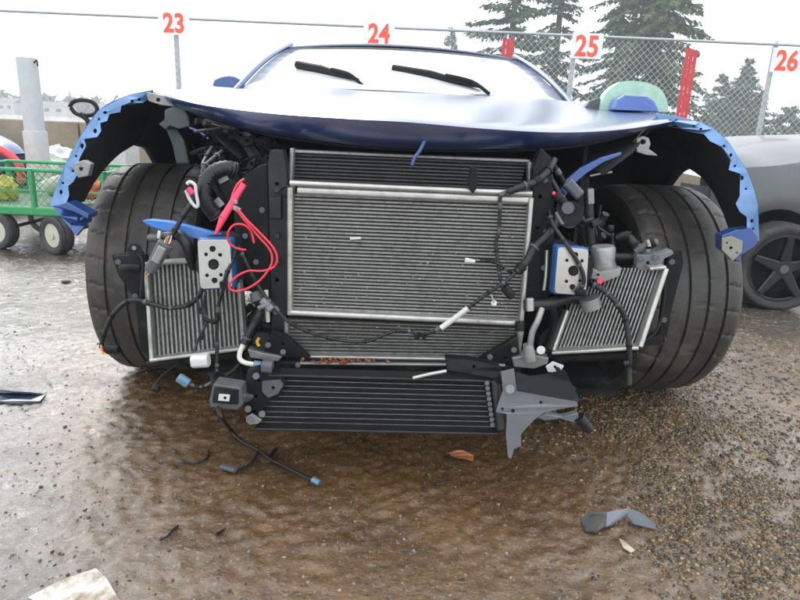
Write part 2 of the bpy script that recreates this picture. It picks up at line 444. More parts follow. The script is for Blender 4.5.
innL = [(65,205,1.62),(69,196,1.62),(68,186,1.625),(73,182,1.63),(78,173,1.635),(77,166,1.64),(80,157,1.645),(86,146,1.65),(84,139,1.66),(97,137,1.665),(101,131,1.67),(100,123,1.68),(107,121,1.685),(109,114,1.70),(120,112,1.71),(121,106,1.73),(143,103,1.79),(148,99,1.83)]
holL = [(132,101,1.7),(139,99.5,1.7),(105,112.5,2,1.5),(99,119,1.3),(95,131,2,2.4),(82,146,1.8,2.6),(76,156,1.3),(73,171,1.4),(63,183,1.3),(61,192,1.6,2.4)]
profR = [(673,121,1.85),(700,122,1.76),(714,129,1.72),(727,140,1.69),(737,155,1.66),(747,171,1.64),(754,190,1.63),(758,207,1.62),(759,241,1.62)]
innR = [(747,239,1.63),(747,217,1.63),(740,212,1.635),(736,204,1.64),(740,196,1.64),(740,186,1.645),(741,174,1.65),(729,170,1.66),(731,160,1.67),(722,147,1.69),(710,141,1.72),(704,134,1.74),(690,132,1.78),(680,128,1.82)]
holR = [(701,129,1.8,1.3),(694,126,1.4),(724,146,1.4),(731,155,1.5,2),(735,166,1.3),(742,178,1.7,2.4),(746,189,1.2),(752,221,1.6,2),(753,229,1.4)]
FL = fender(-1, profL, innL, holL); FR = fender(1, profR, innR, holR)
# clips and bent brackets on the fenders
pl('fender_clip', [(74,163),(84,160),(91,164),(88,176),(78,178),(74,172)], 1.60, .02, M_cast, FL, [(81,169,2)], .002)
pl('hood_corner_bracket', [(146,92),(166,96),(180,103),(176,107),(160,105),(148,101)], 1.80, .03, M_cast, FL, [(158,100,2)], .002)
pl('fender_end_bracket', [(52,206),(66,203),(78,208),(90,213),(89,222),(84,226),(76,236),(70,228),(60,216)], [1.60,1.6,1.6,1.62,1.62,1.6,1.58,1.58,1.59], .015, M_blue, FL, [(79,219,2),(72,224,1.5)], .002)
MB().plate([(55,206),(66,202),(78,208),(89,214),(88,219),(72,211)], 1.57, .05).build('bracket_edge', M_blue, FL, bevel=.002)
pl('fender_end_bracket', [(722,236),(736,230),(752,228),(759,238),(756,246),(741,256),(737,262),(722,250)], 1.60, .04, M_blue, FR, (), .003)
pl('bracket_end_plate', [(722,238),(731,236),(743,241),(742,252),(733,261),(722,250)], 1.588, .004, mat('olive_plate', (.28,.29,.23), .45, .4, .15, 20), FR, [(731,248,1.6),(737,253,1.2),(727,243,1)], .001)
pl('hood_corner_bracket', [(655,113),(676,116),(688,119),(684,129),(672,127),(660,122)], 1.86, .02, M_lblue, FR, [(676,121,1.6)], .002)

# wheel wells, bay walls, floor
for s in (-1, 1):
    x = X0 + s*.47
    MB().grid([[Vector((x, y, z)) for y in (1.80, 1.9, 2.0, 2.3, 2.78)] for z in (.13, .3, .5, .7, .86)]).build('inner_wheel_well_wall', M_liner, car, solid=.01)
    MB().grid([[Vector((x, 1.64, .74)), Vector((x, 2.7, .84))], [Vector((X0+s*.56, 1.70, .80)), Vector((X0+s*.6, 2.7, .87))], [Vector((X0+s*.66, 1.86, .865)), Vector((X0+s*.70, 2.7, .90))]]).build('wheel_well_roof', M_liner, car, smooth=True, solid=.006)
    MB().box((X0+s*.72, 2.76, .53), (.44, .02, .78)).build('wheel_well_rear_wall', M_liner, car)
    # wheel hub and suspension arm
    MB().cyl((X0+s*.42, AX, .33), (X0+s*.68, AX, .33), .05, .07).build('suspension_arm', M_charc, car, smooth=True)
    MB().cyl((X0+s*.52, AX-.01, .70), (X0+s*.60, AX, .30), .035, .028).build('damper', M_charc, car, smooth=True)
MB().box((X0, 2.74, .53), (.94, .03, .80)).build('bulkhead', M_liner, car)
MB().box((X0, 3.1, .125), (1.2, 2.9, .02)).build('undertray', M_black, car)
for s in (-1, 1):
    MB().beam((X0+s*.40, 1.60, .30), (X0+s*.40, 2.75, .30), .09, .12).build('chassis_rail', M_charc, car, bevel=.004)
MB().box((X0, 2.15, .50), (.62, .75, .42)).build('engine_block', M_charc, car, bevel=.03)

# tyres
def tyre_mesh(name, r, w, rim, grooves, seg=336, lat=28, m=None):
    hw = w/2; prof = []   # (across, radius)
    prof += [(-hw*.80, rim), (-hw*.97, rim+(r-rim)*.30), (-hw*1.0, rim+(r-rim)*.55), (-hw*.965, rim+(r-rim)*.80), (-hw*.90, r-.013)]
    pts = [(-hw*.85, r-.008)]
    xs_ = sorted(grooves)
    c = -hw*.80
    for g in xs_:
        for k in range(3): pts.append((c+(g-.0055-c)*(k+.5)/3, None))
        pts += [(g-.005, None), (g-.0035, -.008), (g+.0035, -.008), (g+.005, None)]; c = g+.0055
    for k in range(3): pts.append((c+(hw*.80-c)*(k+.5)/3, None))
    pts.append((hw*.85, r-.008))
    def crown(x): return r - .007*(abs(x)/hw)**3.0
    for x, d in pts[1:-1]: prof.append((x, crown(x)+(d or 0)))
    prof = prof[:5]+[(pts[0][0], r-.0075)]+prof[5:]+[(pts[-1][0], r-.0085)]
    prof += [(hw*.90, r-.013), (hw*.965, rim+(r-rim)*.80), (hw, rim+(r-rim)*.55), (hw*.97, rim+(r-rim)*.30), (hw*.80, rim)]
    n = len(prof); vs = []; rs = random.Random(3)
    per = seg//lat
    for i in range(seg):
        for j, (x, rr) in enumerate(prof):
            sh = int((x/hw)*per*.45 + (0 if x < 0 else per*.5))
            if 4 < j < n-5 and (i+sh) % per == 0 and (abs(x) > hw*.62 or j % 5 in (1, 2)): rr -= .006 if abs(x) > hw*.5 else .0035
            a = 2*math.pi*i/seg
            if rr == rim: rr = rim
            vs.append((x, -math.cos(a)*rr, math.sin(a)*rr))
    fs = [(i*n+j, i*n+j+1, ((i+1) % seg)*n+j+1, ((i+1) % seg)*n+j) for i in range(seg) for j in range(n-1)]
    return vs, fs
def place(vs, loc, rz):
    m_ = Matrix.Translation(loc) @ Matrix.Rotation(rz, 4, 'Z'); return [m_ @ Vector(v) for v in vs]
TR = .345
tvs, tfs = tyre_mesh('tyre', TR, .315, .245, [-.088, -.030, .030, .088])
rimv = []; rimf = []
def rim_mb(r, w):
    mb = MB(); n = 40; prof = [(-w*.42, r), (-w*.42, r-.018), (-w*.30, r-.03), (w*.30, r-.03), (w*.42, r-.018), (w*.42, r)]
    vs = []; fs = []
    for i in range(n):
        a = 2*math.pi*i/n
        for x, q in prof: vs.append((x, q*math.cos(a), q*math.sin(a)))
    m_ = len(prof)
    for i in range(n):
        for j in range(m_-1): fs.append((i*m_+j, i*m_+j+1, ((i+1) % n)*m_+j+1, ((i+1) % n)*m_+j))
    mb.add(vs, fs); return mb
for s, xc, st in ((-1, X0-.815, -3), (1, X0+.765, -9)):
    loc = Vector((xc, AX, TR-.004)); rz = R(-st)
    tv = MB(); tv.add(place(tvs, loc, rz), tfs)
    wh = tv.build('front_wheel', M_tyre, car, smooth=False, fixn=True)
    wh.data.polygons.foreach_set('use_smooth', [True]*len(wh.data.polygons)); wh.data.set_sharp_from_angle(angle=R(38))
    rm = rim_mb(.247, .30)
    for k in range(10):
        a = 2*math.pi*k/10
        rm.beam((s*.09, .04*math.cos(a), .04*math.sin(a)), (s*.10, .235*math.cos(a), .235*math.sin(a)), .03, .03, up=Vector((1, 0, 0)))
    rm.cyl((s*.05, 0, 0), (s*.11, 0, 0), .06)
    rm.v = place(rm.v, loc, rz); rm.build('rim', M_charc, wh, smooth=True)
    bd = MB().cyl((-s*.02, 0, 0), (s*.01, 0, 0), .19, n=40); bd.v = place(bd.v, loc, rz); bd.build('brake_disc', M_cast, wh, smooth=True)

# windscreen, pillars, roof, body behind
WTL, WTR, WBL, WBR = P(290,48,3.55), P(516,60,3.55), P(243,88,2.86), P(569,107,2.86)
def ws(u, v):
    b = WBL.lerp(WBR, u); t = WTL.lerp(WTR, u); p = b.lerp(t, v); c = 4*u*(1-u)
    return p + Vector((0, -.10*c*(1-.4*v), .022*c + .02*math.sin(v*math.pi)))
M_glass = mat('sky_white_windscreen', (.72, .75, .76), .12, 0, .05, 3, coat=1.0)  # even white puts the bright sky reflection into the glass colour
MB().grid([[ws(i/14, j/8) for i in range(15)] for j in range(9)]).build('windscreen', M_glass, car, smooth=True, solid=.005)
for e in (0, 1):
    sgn = -1 if e == 0 else 1
    MB().tube([ws(e, v/8)+Vector((sgn*.022, .006, .004)) for v in range(-1, 10)], [.013]*40, n=8, smooth=1).build('windscreen_pillar', M_blue, car, smooth=True)
roof = []
for j in range(9):
    t = j/8; Yr = 3.55 + 1.55*t; row = []
    for i in range(15):
        u = i/14; p = ws(u, 1); c = 4*u*(1-u); w = 1 - .16*t*t
        row.append(Vector((X0 + (p.x-X0)*w*1.03, Yr-.06*c*(1-t), p.z + .004 + .012*c + .03*math.sin(t*2.4) - .23*t**2.6)))
    roof.append(row)
MB().grid(roof).build('roof', M_hood, car, smooth=True, solid=.01)
body = []
ybs = [2.79, 3.2, 3.8, 4.4, 4.9, 5.4, 5.9, 6.25]
for k, yb in enumerate(ybs):
    w = [.955, .93, .92, .93, .96, .97, .93, .80][k]; zt = [.975, .95, .93, .93, .95, .93, .90, .80][k]
    row = [(-w*.92, .16), (-w*.99, .30), (-w, .55), (-w*.985, .72), (-w*.93, .85), (-w*.80, zt-.02), (-w*.5, zt), (0, zt+.01), (w*.5, zt), (w*.80, zt-.02), (w*.93, .85), (w*.985, .72), (w, .55), (w*.99, .30), (w*.92, .16)]
    body.append([Vector((X0+x, yb, z)) for x, z in row])
bm_ = MB(); bm_.grid(body)
bm_.add(body[-1], [tuple(range(15))])
bm_.build('rear_body', M_blue, car, smooth=True, solid=.004)
for s in (-1, 1):
    a = ws(0 if s < 0 else 1, 0); b = ws(0 if s < 0 else 1, 1)
    MB().add([Vector((X0+s*.75, 2.95, .95)), b+Vector((s*.02, .02, -.01)), Vector((X0+s*.56, 4.9, 1.12)), Vector((X0+s*.72, 5.2, .95))], [(0, 1, 2, 3)]).build('side_window', mat('side_glass', (.02,.025,.03), .08, 0, .1, 3, coat=1.), car, solid=.005)
MB().grid([[Vector((roof[-1][i].x, roof[-1][i].y, roof[-1][i].z)) for i in range(15)], [Vector((X0+(i/14*2-1)*.6, 5.7, .925)) for i in range(15)]]).build('rear_window', MATS['side_glass'], car, smooth=True, solid=.005)
# rear wheels
for s in (-1, 1):
    tv = MB(); tv.tube([(X0+s*.66, 4.75, .34), (X0+s*.69, 4.75, .34), (X0+s*.91, 4.75, .34), (X0+s*.94, 4.75, .34)], [.30, .34, .34, .30], n=48, smooth=1)
    tv.build('rear_wheel', M_tyre, car, smooth=True)
# cowl + wipers
MB().grid([[Vector((X0+(i/10*2-1)*.70, 2.80+dy, .972+dz-.012*(i/10*2-1)**2)) for i in range(11)] for dy, dz in ((0, 0), (.06, -.012), (.12, .006))]).build('cowl', M_black, car, smooth=True, solid=.004)
for a, b, c in (((297,64.5,3.05), (322,70,2.97), (357,79,2.86)), ((393,68.5,3.02), (430,75,2.95), (482,87,2.84))):
    o = MB().beam(P(*a), P(*b), .034, .036, .040).beam(P(*b), P(*c), .040, .036, .012).build('wiper', M_black, car, bevel=.003)
    pa, pb = P(*b), P(*c); MB().tube([pa.lerp(pb, .3)+Vector((0, -.03, .012)), pa.lerp(pb, .8)+Vector((0, -.03, .01)), pb+Vector((.03, -.04, -.03))], .008).build('wiper_arm', M_black, o, smooth=True)
# mirrors
mm = MB().plate([(212,86),(214,80),(220,77),(230,75.5),(236,77),(239,82),(240,88)], 3.02, .09).build('door_mirror', M_blue, car, bevel=.012, smooth=True)
MB().beam(P(238,87,3.06), P(252,90,3.08), .03, .03).build('mirror_stalk', M_black, mm, bevel=.004)
mm = MB().plate([(613,110),(618,99),(624,95),(648,96.5),(655,101),(660,112)], 2.10, .06).build('door_mirror', mat('mirror_blue', (.10,.17,.45), .35, .1, .1), car, bevel=.006)
M_film = mat('pale_green_film', (.40, .60, .47), .6, 0, .12, 30, bump=.5, bscale=60)
MB().plate([(601,112)] + [(v.x, v.y) for v in catmull([Vector(q+(0,)) for q in ((602,106),(604,97),(611,88),(623,81.5),(641,81.5),(656,86),(663,92),(667,101),(669,112))], 4)], 2.17, .05).build('mirror_cover', M_film, mm, bevel=.010, smooth=True)
MB().plate([(583,110),(590,101),(600,97),(604,112)], 2.20, .03).build('mirror_wedge', M_grey, mm, bevel=.004)

# ---- radiators
def bil(c, u, v): return c[0].lerp(c[1], u).lerp(c[3].lerp(c[2], u), v)
def radiator(name, c, rows, vertical, mt, mf, duty=.5, depth=.035, proud=.004, tubename='cooling_tubes', nseg=1):
    nrm = (c[1]-c[0]).cross(c[3]-c[0]).normalized()
    if nrm.y > 0: nrm = -nrm          # towards the viewer
    fp = MB(); pts = [bil(c, 0, 0), bil(c, 1, 0), bil(c, 1, 1), bil(c, 0, 1)]
    fp.add([p for p in pts] + [p - nrm*depth for p in pts], [(0,1,2,3), (4,7,6,5), (0,4,5,1), (1,5,6,2), (2,6,7,3), (3,7,4,0)])
    root = fp.build(name, mf, car)
    t = MB(); rr = random.Random(5)
    for k in range(rows):
        a = (k+.5-duty/2)/rows; b = (k+.5+duty/2)/rows
        for q in range(nseg):
            j = (rr.random()-.5)*.0012
            u0, u1 = q/nseg, (q+1)/nseg
            if vertical: P4 = [bil(c, a, u0), bil(c, b, u0), bil(c, b, u1), bil(c, a, u1)]
            else: P4 = [bil(c, u0, a), bil(c, u1, a), bil(c, u1, b), bil(c, u0, b)]
            F_ = [p + nrm*(proud+j) for p in P4]; B_ = [p - nrm*.004 for p in P4]
            t.add(F_+B_, [(0,1,2,3), (0,4,5,1), (1,5,6,2), (2,6,7,3), (3,7,4,0)])
    o = t.build(tubename, mt, root); o['kind'] = 'stuff'
    # corrugated cooling fins between the tubes, one fine row per gap
    f = MB(); nf = 150 if not vertical else 90
    for k in range(rows-1):
        a = (k+.5+duty/2)/rows; b = (k+1.5-duty/2)/rows
        for q in range(nf):
            if vertical: e = [bil(c, a, q/nf), bil(c, b, (q+.5)/nf)]
            else: e = [bil(c, q/nf, a), bil(c, (q+.5)/nf, b)]
            f.add([e[0]+nrm*.003, e[1]+nrm*.003, e[1]-nrm*.002, e[0]-nrm*.002], [(0,1,2,3)])
    o = f.build('cooling_fins', M_cfind if mf is M_find else M_cfin, root, fixn=False); o['kind'] = 'stuff'
    return root, nrm
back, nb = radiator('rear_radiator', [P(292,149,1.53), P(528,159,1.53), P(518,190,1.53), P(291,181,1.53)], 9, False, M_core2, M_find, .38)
MB().beam(P(291,151,1.525), P(529,161,1.525), .007, .03).build('top_rail', M_core, back, bevel=.001)
MB().beam(P(293,148,1.515), P(291,184,1.515), .010, .03).build('side_tank', M_cast, back, bevel=.002)
MB().beam(P(529,162,1.515), P(530,192,1.515), .010, .03).build('side_tank', M_cast, back, bevel=.002)
front, nf_ = radiator('main_radiator', [P(295,193,1.455), P(528,202,1.455), P(518,318,1.455), P(293,309,1.455)], 33, False, M_core, M_fin, .46, nseg=6)
MB().tube([P(290,183,1.44), P(380,187,1.44), P(460,190.5,1.44), P(532,193.5,1.44)], .0065, smooth=3).build('top_pipe', M_alu, front, smooth=True)
MB().beam(P(298,190,1.452), P(531,200,1.452), .018, .03).build('top_rail', M_alu, front, bevel=.002)
MB().beam(P(291.5,187,1.452), P(291,313,1.452), .013, .045).build('side_tank', M_alu, front, bevel=.003)
MB().beam(P(530,197,1.452), P(520,322,1.452), .011, .045).build('side_tank', M_alu, front, bevel=.003)
MB().beam(P(291,311,1.448), P(520,321.5,1.448), .014, .04).build('bottom_rail', M_alu, front, bevel=.002)
low_, nl = radiator('lower_radiator', [P(288,318,1.48), P(519,327,1.48), P(514,356,1.48), P(288,353,1.48)], 10, False, M_corel, M_fin, .45, nseg=5)
MB().beam(P(288,355,1.472), P(500,358.5,1.472), .009, .03).build('bottom_rail', M_alu, low_, bevel=.001)
MB().beam(P(287,319,1.475), P(287,355,1.475), .010, .03).build('side_tank', M_cast, low_, bevel=.002)
MB().beam(P(521,324,1.475), P(516,357,1.475), .016, .03).build('side_tank', M_alu, low_, bevel=.002)
sr, _ = radiator('side_radiator', [P(148,264,1.46), P(238,258,1.46), P(245,346,1.44), P(154,358,1.44)], 21, True, M_core, M_fin, .42, nseg=4)
MB().beam(P(147.5,262,1.452), P(153.5,359,1.432), .010, .03).build('side_rail', M_alu, sr, bevel=.002)
MB().beam(P(152,358.5,1.43), P(246,346.5,1.43), .009, .035).build('bottom_rail', M_alu, sr, bevel=.002)
MB().beam(P(238,258,1.45), P(245.5,346,1.432), .006, .03).build('side_rail', M_core, sr, bevel=.001)
MB().beam(P(150,263,1.45), P(196,260,1.45), .010, .03).build('top_rail', M_cast, sr, bevel=.002)
MB().beam(P(150,362,1.46), P(243,351,1.46), .020, .05).build('lower_duct', M_black, sr, bevel=.003)
pl('duct_panel', [(111,255),(140,252),(148,262),(150,300),(154,362),(140,350),(135,300),(118,275)], 1.49, .02, M_black, sr, (), .002)
pl('duct_flap', [(113,256),(146,254),(147,272),(122,273)], 1.47, .015, M_liner, sr, (), .002)
MB().beam(P(120,268,1.455), P(142,267,1.455), .018, .02).build('duct_handle', M_black, sr, bevel=.003)
sr2, _ = radiator('side_radiator', [P(584,268,1.50), P(664,268,1.44), P(637,345,1.41), P(554,350,1.46)], 22, True, M_core, M_fin, .42, nseg=4)
MB().beam(P(664,268,1.432), P(638,346,1.402), .012, .035).build('side_rail', M_alu, sr2, bevel=.002)
MB().beam(P(552,351,1.45), P(638,346,1.40), .009, .035).build('bottom_rail', M_alu, sr2, bevel=.002)
MB().beam(P(566,310,1.48), P(552,350,1.452), .008, .03).build('side_rail', M_alu, sr2, bevel=.002)
MB().beam(P(553,356,1.48), P(637,352,1.43), .022, .05).build('lower_duct', M_black, sr2, bevel=.003)
pl('duct_panel', [(668,252),(682,250),(684,262),(664,340),(658,344),(664,300)], 1.47, .02, M_black, sr2, (), .002)
pl('duct_panel', [(637,346),(664,345),(661,334),(648,340)], 1.43, .03, M_black, sr2, (), .002)
tb('duct_edge', [(664,272,1.43),(664,300,1.42),(657,330,1.41),(640,344,1.40)], .004, M_black, sr2)

# support frame around the radiators
pl('radiator_bracket', [(233,192),(244,176),(258,166),(268,163),(270,250),(272,296),(252,294),(240,270),(234,235)], 1.475, .03, M_black, car, (), .004)
pl('radiator_side_frame', [(268,164),(270,150),(282,150),(286,166),(288,200),(287,292),(286,330),(272,330),(270,250)], 1.465, .05, M_charc, car, [(277,184,2),(277,280,2)], .003)
pl('frame_catch', [(269,198),(281,197),(281,219),(270,219)], 1.45, .02, M_charc, car, (), .002)
tb('frame_eyelet', [(280,190,1.44),(286,186,1.44),(290,190,1.44),(287,196,1.44),(281,194,1.44)], .003, M_black, car)
pl('radiator_side_frame', [(533,170),(541,148),(550,156),(555,200),(553,258),(548,304),(524,306),(527,262),(532,205)], 1.465, .05, M_black, car, [(540,197,1.6),(538,228,1.6)], .003)
for x, y in ((277,190),(277,236),(277,262)):
    MB().cyl(P(x,y,1.448), P(x,y,1.470), .006, .008).build('rivet', M_charc, car, smooth=True)
MB().beam(P(278,362,1.46), P(520,366,1.46), .028, .05).build('lower_crossbar', M_black, car, bevel=.004)
MB().beam(P(300,363,1.43), P(505,365,1.43), .006, .012).build('crossbar_strip', M_cast, car, bevel=.001)
r_ = MB()
for k in range(60):
    x = random.gauss(345, 13) if k < 45 else random.uniform(300, 400)
    c = P(x, 361+random.uniform(-2, 2.5)+(x-345)*.02, 1.425+random.uniform(-.006, .02)); r_.box(c, (random.uniform(.004, .012), .006, random.uniform(.002, .004)), Euler((random.random(), random.random(), random.random()*3)).to_matrix())
r_.build('leaf_litter', M_rust, car)
pl('corner_gusset', [(262,358),(272,330),(286,336),(310,358)], 1.43, .02, M_black, car, [(283,344,1.5)], .002)
pl('corner_gusset', [(478,360),(518,336),(521,366)], 1.43, .02, M_black, car, [(506,358,3,1.2)], .002)
pl('mounting_foot', [(247,349),(262,353),(282,357),(278,362),(250,358)], 1.42, .03, M_cast, car, (), .003)
pl('mounting_foot', [(512,358),(530,354),(549,358),(548,364),(534,369),(514,367)], 1.42, .04, M_cast, car, [(530,361,2)], .003)
pl('hood_latch', [(468,182),(471,166),(477,168),(477,188),(473,194),(470,190)], 1.42, .02, M_black, car, (), .002)
tb('blue_strap', [(425,140,1.46),(420,150,1.45),(415,157,1.44),(412,165,1.44)], .004, M_blue, car, n=6)
MB().beam(P(350,238.5,1.44), P(361,238,1.44), .006, .004).build('paper_scrap', M_white, car)

sp = MB(); rsp = random.Random(8)
for k in range(150):
    x = rsp.uniform(300, 514); y = rsp.triangular(205, 350, 320); 
    if 308 < y < 326: continue
    c = P(x, y, 1.447 if y < 318 else 1.474); a_ = rsp.uniform(.0012, .0036)
    sp.box(c, (a_*rsp.uniform(.8, 2.2), .002, a_*.8), Euler((rsp.random(), rsp.random(), rsp.random()*3)).to_matrix())
o = sp.build('caught_grit', mat('pale_grit', (.36, .32, .25), .7, 0, .5, 90), front); o['kind'] = 'stuff'
# lower oil cooler
oc, _ = radiator('oil_cooler', [P(272,372,1.36), P(490,378,1.36), P(496,429,1.34), P(258,424,1.34)], 10, False, M_oiltube, M_find, .11, depth=.04, proud=.003, tubename='cooler_tubes')
for a, b, y in (((270,372,1.352), (492,378,1.352), .006), ((256,425,1.332), (497,430,1.332), .006)):
    MB().beam(P(*a), P(*b), y, .045).build('cooler_rail', M_oil, oc, bevel=.001)
MB().beam(P(494,378,1.35), P(500,428,1.33), .022, .05).build('end_tank', M_oil, oc, bevel=.004)
for k in range(9):
    MB().cyl(P(487+k*.7, 383+k*5.2, 1.325), P(487+k*.7, 383+k*5.2, 1.35), .0055, n=10).build('tank_nub', M_grey, oc, smooth=True)
pl('cooler_bracket', [(247,372),(262,368),(276,372),(286,380),(280,396),(272,398),(262,410),(258,424),(247,422),(244,405),(250,392),(246,382)], 1.33, .03, M_black, oc, [(258,380,2),(256,396,1.8),(254,412,2)], .003)
pl('cooler_tab', [(262,382),(280,381),(283,386),(278,394),(268,398),(262,392)], 1.32, .012, M_grey, oc, [(273,388,1.8)], .002)
MB().beam(P(262,366,1.34), P(273,367,1.34), .03, .03).build('valve_block', M_grey, oc, bevel=.003)
for x, y in ((250,420),(248,409),(256,376),(262,414)):
    MB().cyl(P(x,y,1.31), P(x,y,1.34), .008, n=12).build('bolt', M_grey, oc, smooth=True)
pl('cooler_lug', [(246,417),(252,414),(262,420),(258,424),(250,425),(246,422)], 1.315, .006, M_cast, oc, [(252,420,1.4)], .001)
pl('air_guide', [(445,358),(470,360),(498,366),(503,372),(499,386),(492,378),(470,374),(447,371)], [1.36,1.35,1.33,1.33,1.32,1.32,1.34,1.35], .03, M_black, oc, [(474,367,1.5)], .003)
tb('silver_pipe', [(413,378,1.33),(430,374,1.33),(446,371,1.34)], .0045, M_alu, oc, n=8)
# level sensor / module box
bx = MB().plate([(213,384),(241,388),(243,405),(238,410),(210,407),(209,401)], 1.28, .045).build('sensor_box', M_grey, car, bevel=.004)
pl('sensor_lid', [(214,387),(238,390),(238,405),(212,403)], 1.274, .005, M_black, bx, (), .002)
pl('sensor_label', [(219,394),(230,395),(229,401.5),(218,400.5)], 1.2715, .002, M_white, bx, [(225,398,1.7)], 0)
MB().beam(P(241,397,1.29), P(250,398,1.32), .022, .012).build('sensor_arm', M_grey, bx, bevel=.002)

# torn grey bracket on the right of the cooler
pl('torn_bracket', [(501,372),(514,369),(517,391),(545,396),(577,402),(578,406),(560,409),(543,413),(534,420),(521,434),(521,446),(514,449),(511,459),(508,457),(506,435),(507,414),(496,412),(499,402),(503,391)], [1.30-.0006*(q-500) for q in (501,514,517,545,577,578,560,543,534,521,521,514,511,508,506,507,496,499,503)], .004, M_lgrey, car, [(513,411,2.1),(541,402.5,1.8),(502.5,409,1.7)], .0015)
pl('torn_shield', [(515,372),(530,376),(546,374),(565,370),(571,382),(580,400),(578,402),(546,396),(517,390)], [1.31,1.305,1.30,1.29,1.285,1.26,1.255,1.27,1.285], .004, M_black, car, (), .001)
MB().cyl(P(510,389,1.27), P(510,389,1.30), .010, n=14).build('bracket_bolt', M_lgrey, car, smooth=True)
pl('bracket_arm', [(537,418),(546,414),(563,417),(578,413),(580,421),(577,424),(560,419),(545,421)], 1.33, .02, M_lgrey, car, (), .003)
MB().cyl(P(579,417,1.33), P(590,430,1.33), .014, .012, n=14).build('rubber_buffer', M_rub, car, smooth=True)
tb('shield_strut', [(552,362,1.36),(560,372,1.35),(568,383,1.34),(575,390,1.33)], .006, M_black, car)
pl('clip_bracket', [(546,367),(553,362),(564,366),(560,373),(548,372)], 1.35, .006, M_white, car, [(555,367,1.5)], .001)

# crash boxes with drilled end plates
def crash(plate, holes, bk, Y):
    c = MB(); fr = [P(x, y, Y+.014) for x, y in plate]; cen = sum(fr, Vector())/4
    fr2 = [cen + (p-cen)*.99 for p in fr]; b2 = [p*1 + Vector(bk) for p in fr2]
    c.add(fr2+b2, [(0,1,2,3), (4,7,6,5), (0,4,5,1), (1,5,6,2), (2,6,7,3), (3,7,4,0)])
    dk = MB(); b3 = [cen+(p-cen)*.94+Vector(bk)*.9 for p in fr]; b4 = [p+Vector((bk[0], .10, 0)) for p in b3]; dk.add(b3+b4, [(0,1,2,3), (4,7,6,5), (0,4,5,1), (1,5,6,2), (2,6,7,3), (3,7,4,0)])
    o = c.build('crash_box', mat('crash_box_blue', (.02,.12,.36), .4, .1, .15, dirt=(.05,.05,.06), dirtamt=.4), car, bevel=.006)
    dk.build('box_core', M_liner, o, bevel=.004)
    inn = [((x-sum(q[0] for q in plate)/4)*.93+sum(q[0] for q in plate)/4, (y-sum(q[1] for q in plate)/4)*.93+sum(q[1] for q in plate)/4) for x, y in plate]
    # rounded outline
    pts = []
    for i in range(4):
        p = Vector(inn[i]+(0,)); a = Vector(inn[i-1]+(0,)); b = Vector(inn[(i+1) % 4]+(0,))
        r = 4; pa = p+(a-p).normalized()*r; pb = p+(b-p).normalized()*r; pts += [(pa.x, pa.y), ((pa.x+pb.x+2*p.x)/4, (pa.y+pb.y+2*p.y)/4), (pb.x, pb.y)]
    MB().plate(pts, Y, .003, holes).build('end_plate', M_steel, o, bevel=.0008)
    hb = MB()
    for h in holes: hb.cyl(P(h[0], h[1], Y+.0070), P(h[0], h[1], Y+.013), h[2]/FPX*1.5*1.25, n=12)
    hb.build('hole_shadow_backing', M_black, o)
    ex = MB().cyl(P(plate[0][0]+18, (plate[0][1]+plate[3][1])/2, Y+.02), P(plate[0][0]+18, (plate[0][1]+plate[3][1])/2, Y+.25), .04, .05)
    ex.build('chassis_leg', M_black, o, smooth=True)
crash([(196,238),(231,238),(234,289),(199,291)], [(212.5,249,3.2),(206,254.5,1.9),(220,255,1.9),(213.5,264.5,5.6),(207,275.5,1.9),(214.5,280.5,3),(221,275,1.9)], (.004, .026, 0), 1.375)
crash([(557,245),(590,248),(587,297),(553,295)], [(575,255,3),(567,260.5,1.7),(582,261,1.7),(573.5,271,5.4),(566.5,281.5,1.7),(572.5,287,2.9),(580,281,1.7)], (-.006, .026, 0), 1.395)

# blue blade and red cables
pl('blue_strut', [(141,221),(150,219.5),(170,221.5),(200,229),(226,236),(232,241),(222,243),(196,239),(172,234),(150,227)], [1.46]*10, .02, mat('blue_strut_paint', (.05,.20,.60), .4, .1, .15, 12, dirt=(.25,.30,.36), dirtamt=.4), car, (), .003)
o = MB().beam(P(244,184,1.40), P(223,218,1.375), .013, .013, .016).beam(P(223,218,1.375), P(216,234,1.37), .016, .014, .006).build('red_lead_grip', M_pink, car, bevel=.003)
tb('red_cable', [(244,179,1.42),(238,184,1.41),(233,194,1.40),(230,206,1.39),(226,214,1.385)], .0028, M_red, car)
tb('red_cable', [(237,208,1.38),(247,220,1.37),(260,233,1.365),(272,246,1.36),(277,257,1.36),(274,267,1.36),(262,271,1.36),(248,271,1.355),(236,277,1.35),(229,286,1.35),(234,291,1.35),(246,289,1.35),(258,282,1.355),(267,272,1.36),(272,262,1.365),(270,250,1.37),(258,236,1.375),(246,222,1.38),(238,212,1.385)], .0026, M_red, car)
tb('red_cable', [(254,243,1.37),(251,232,1.37),(244,225,1.36),(234,225,1.36),(228,233,1.36),(229,242,1.365),(236,248,1.37),(246,250,1.375)], .0026, M_red, car)
MB().beam(P(232,206,1.385), P(240,211,1.385), .012, .01).beam(P(236,204,1.38), P(236,200,1.38), .008, .008).build('cable_clamp', M_cast, car, bevel=.002)

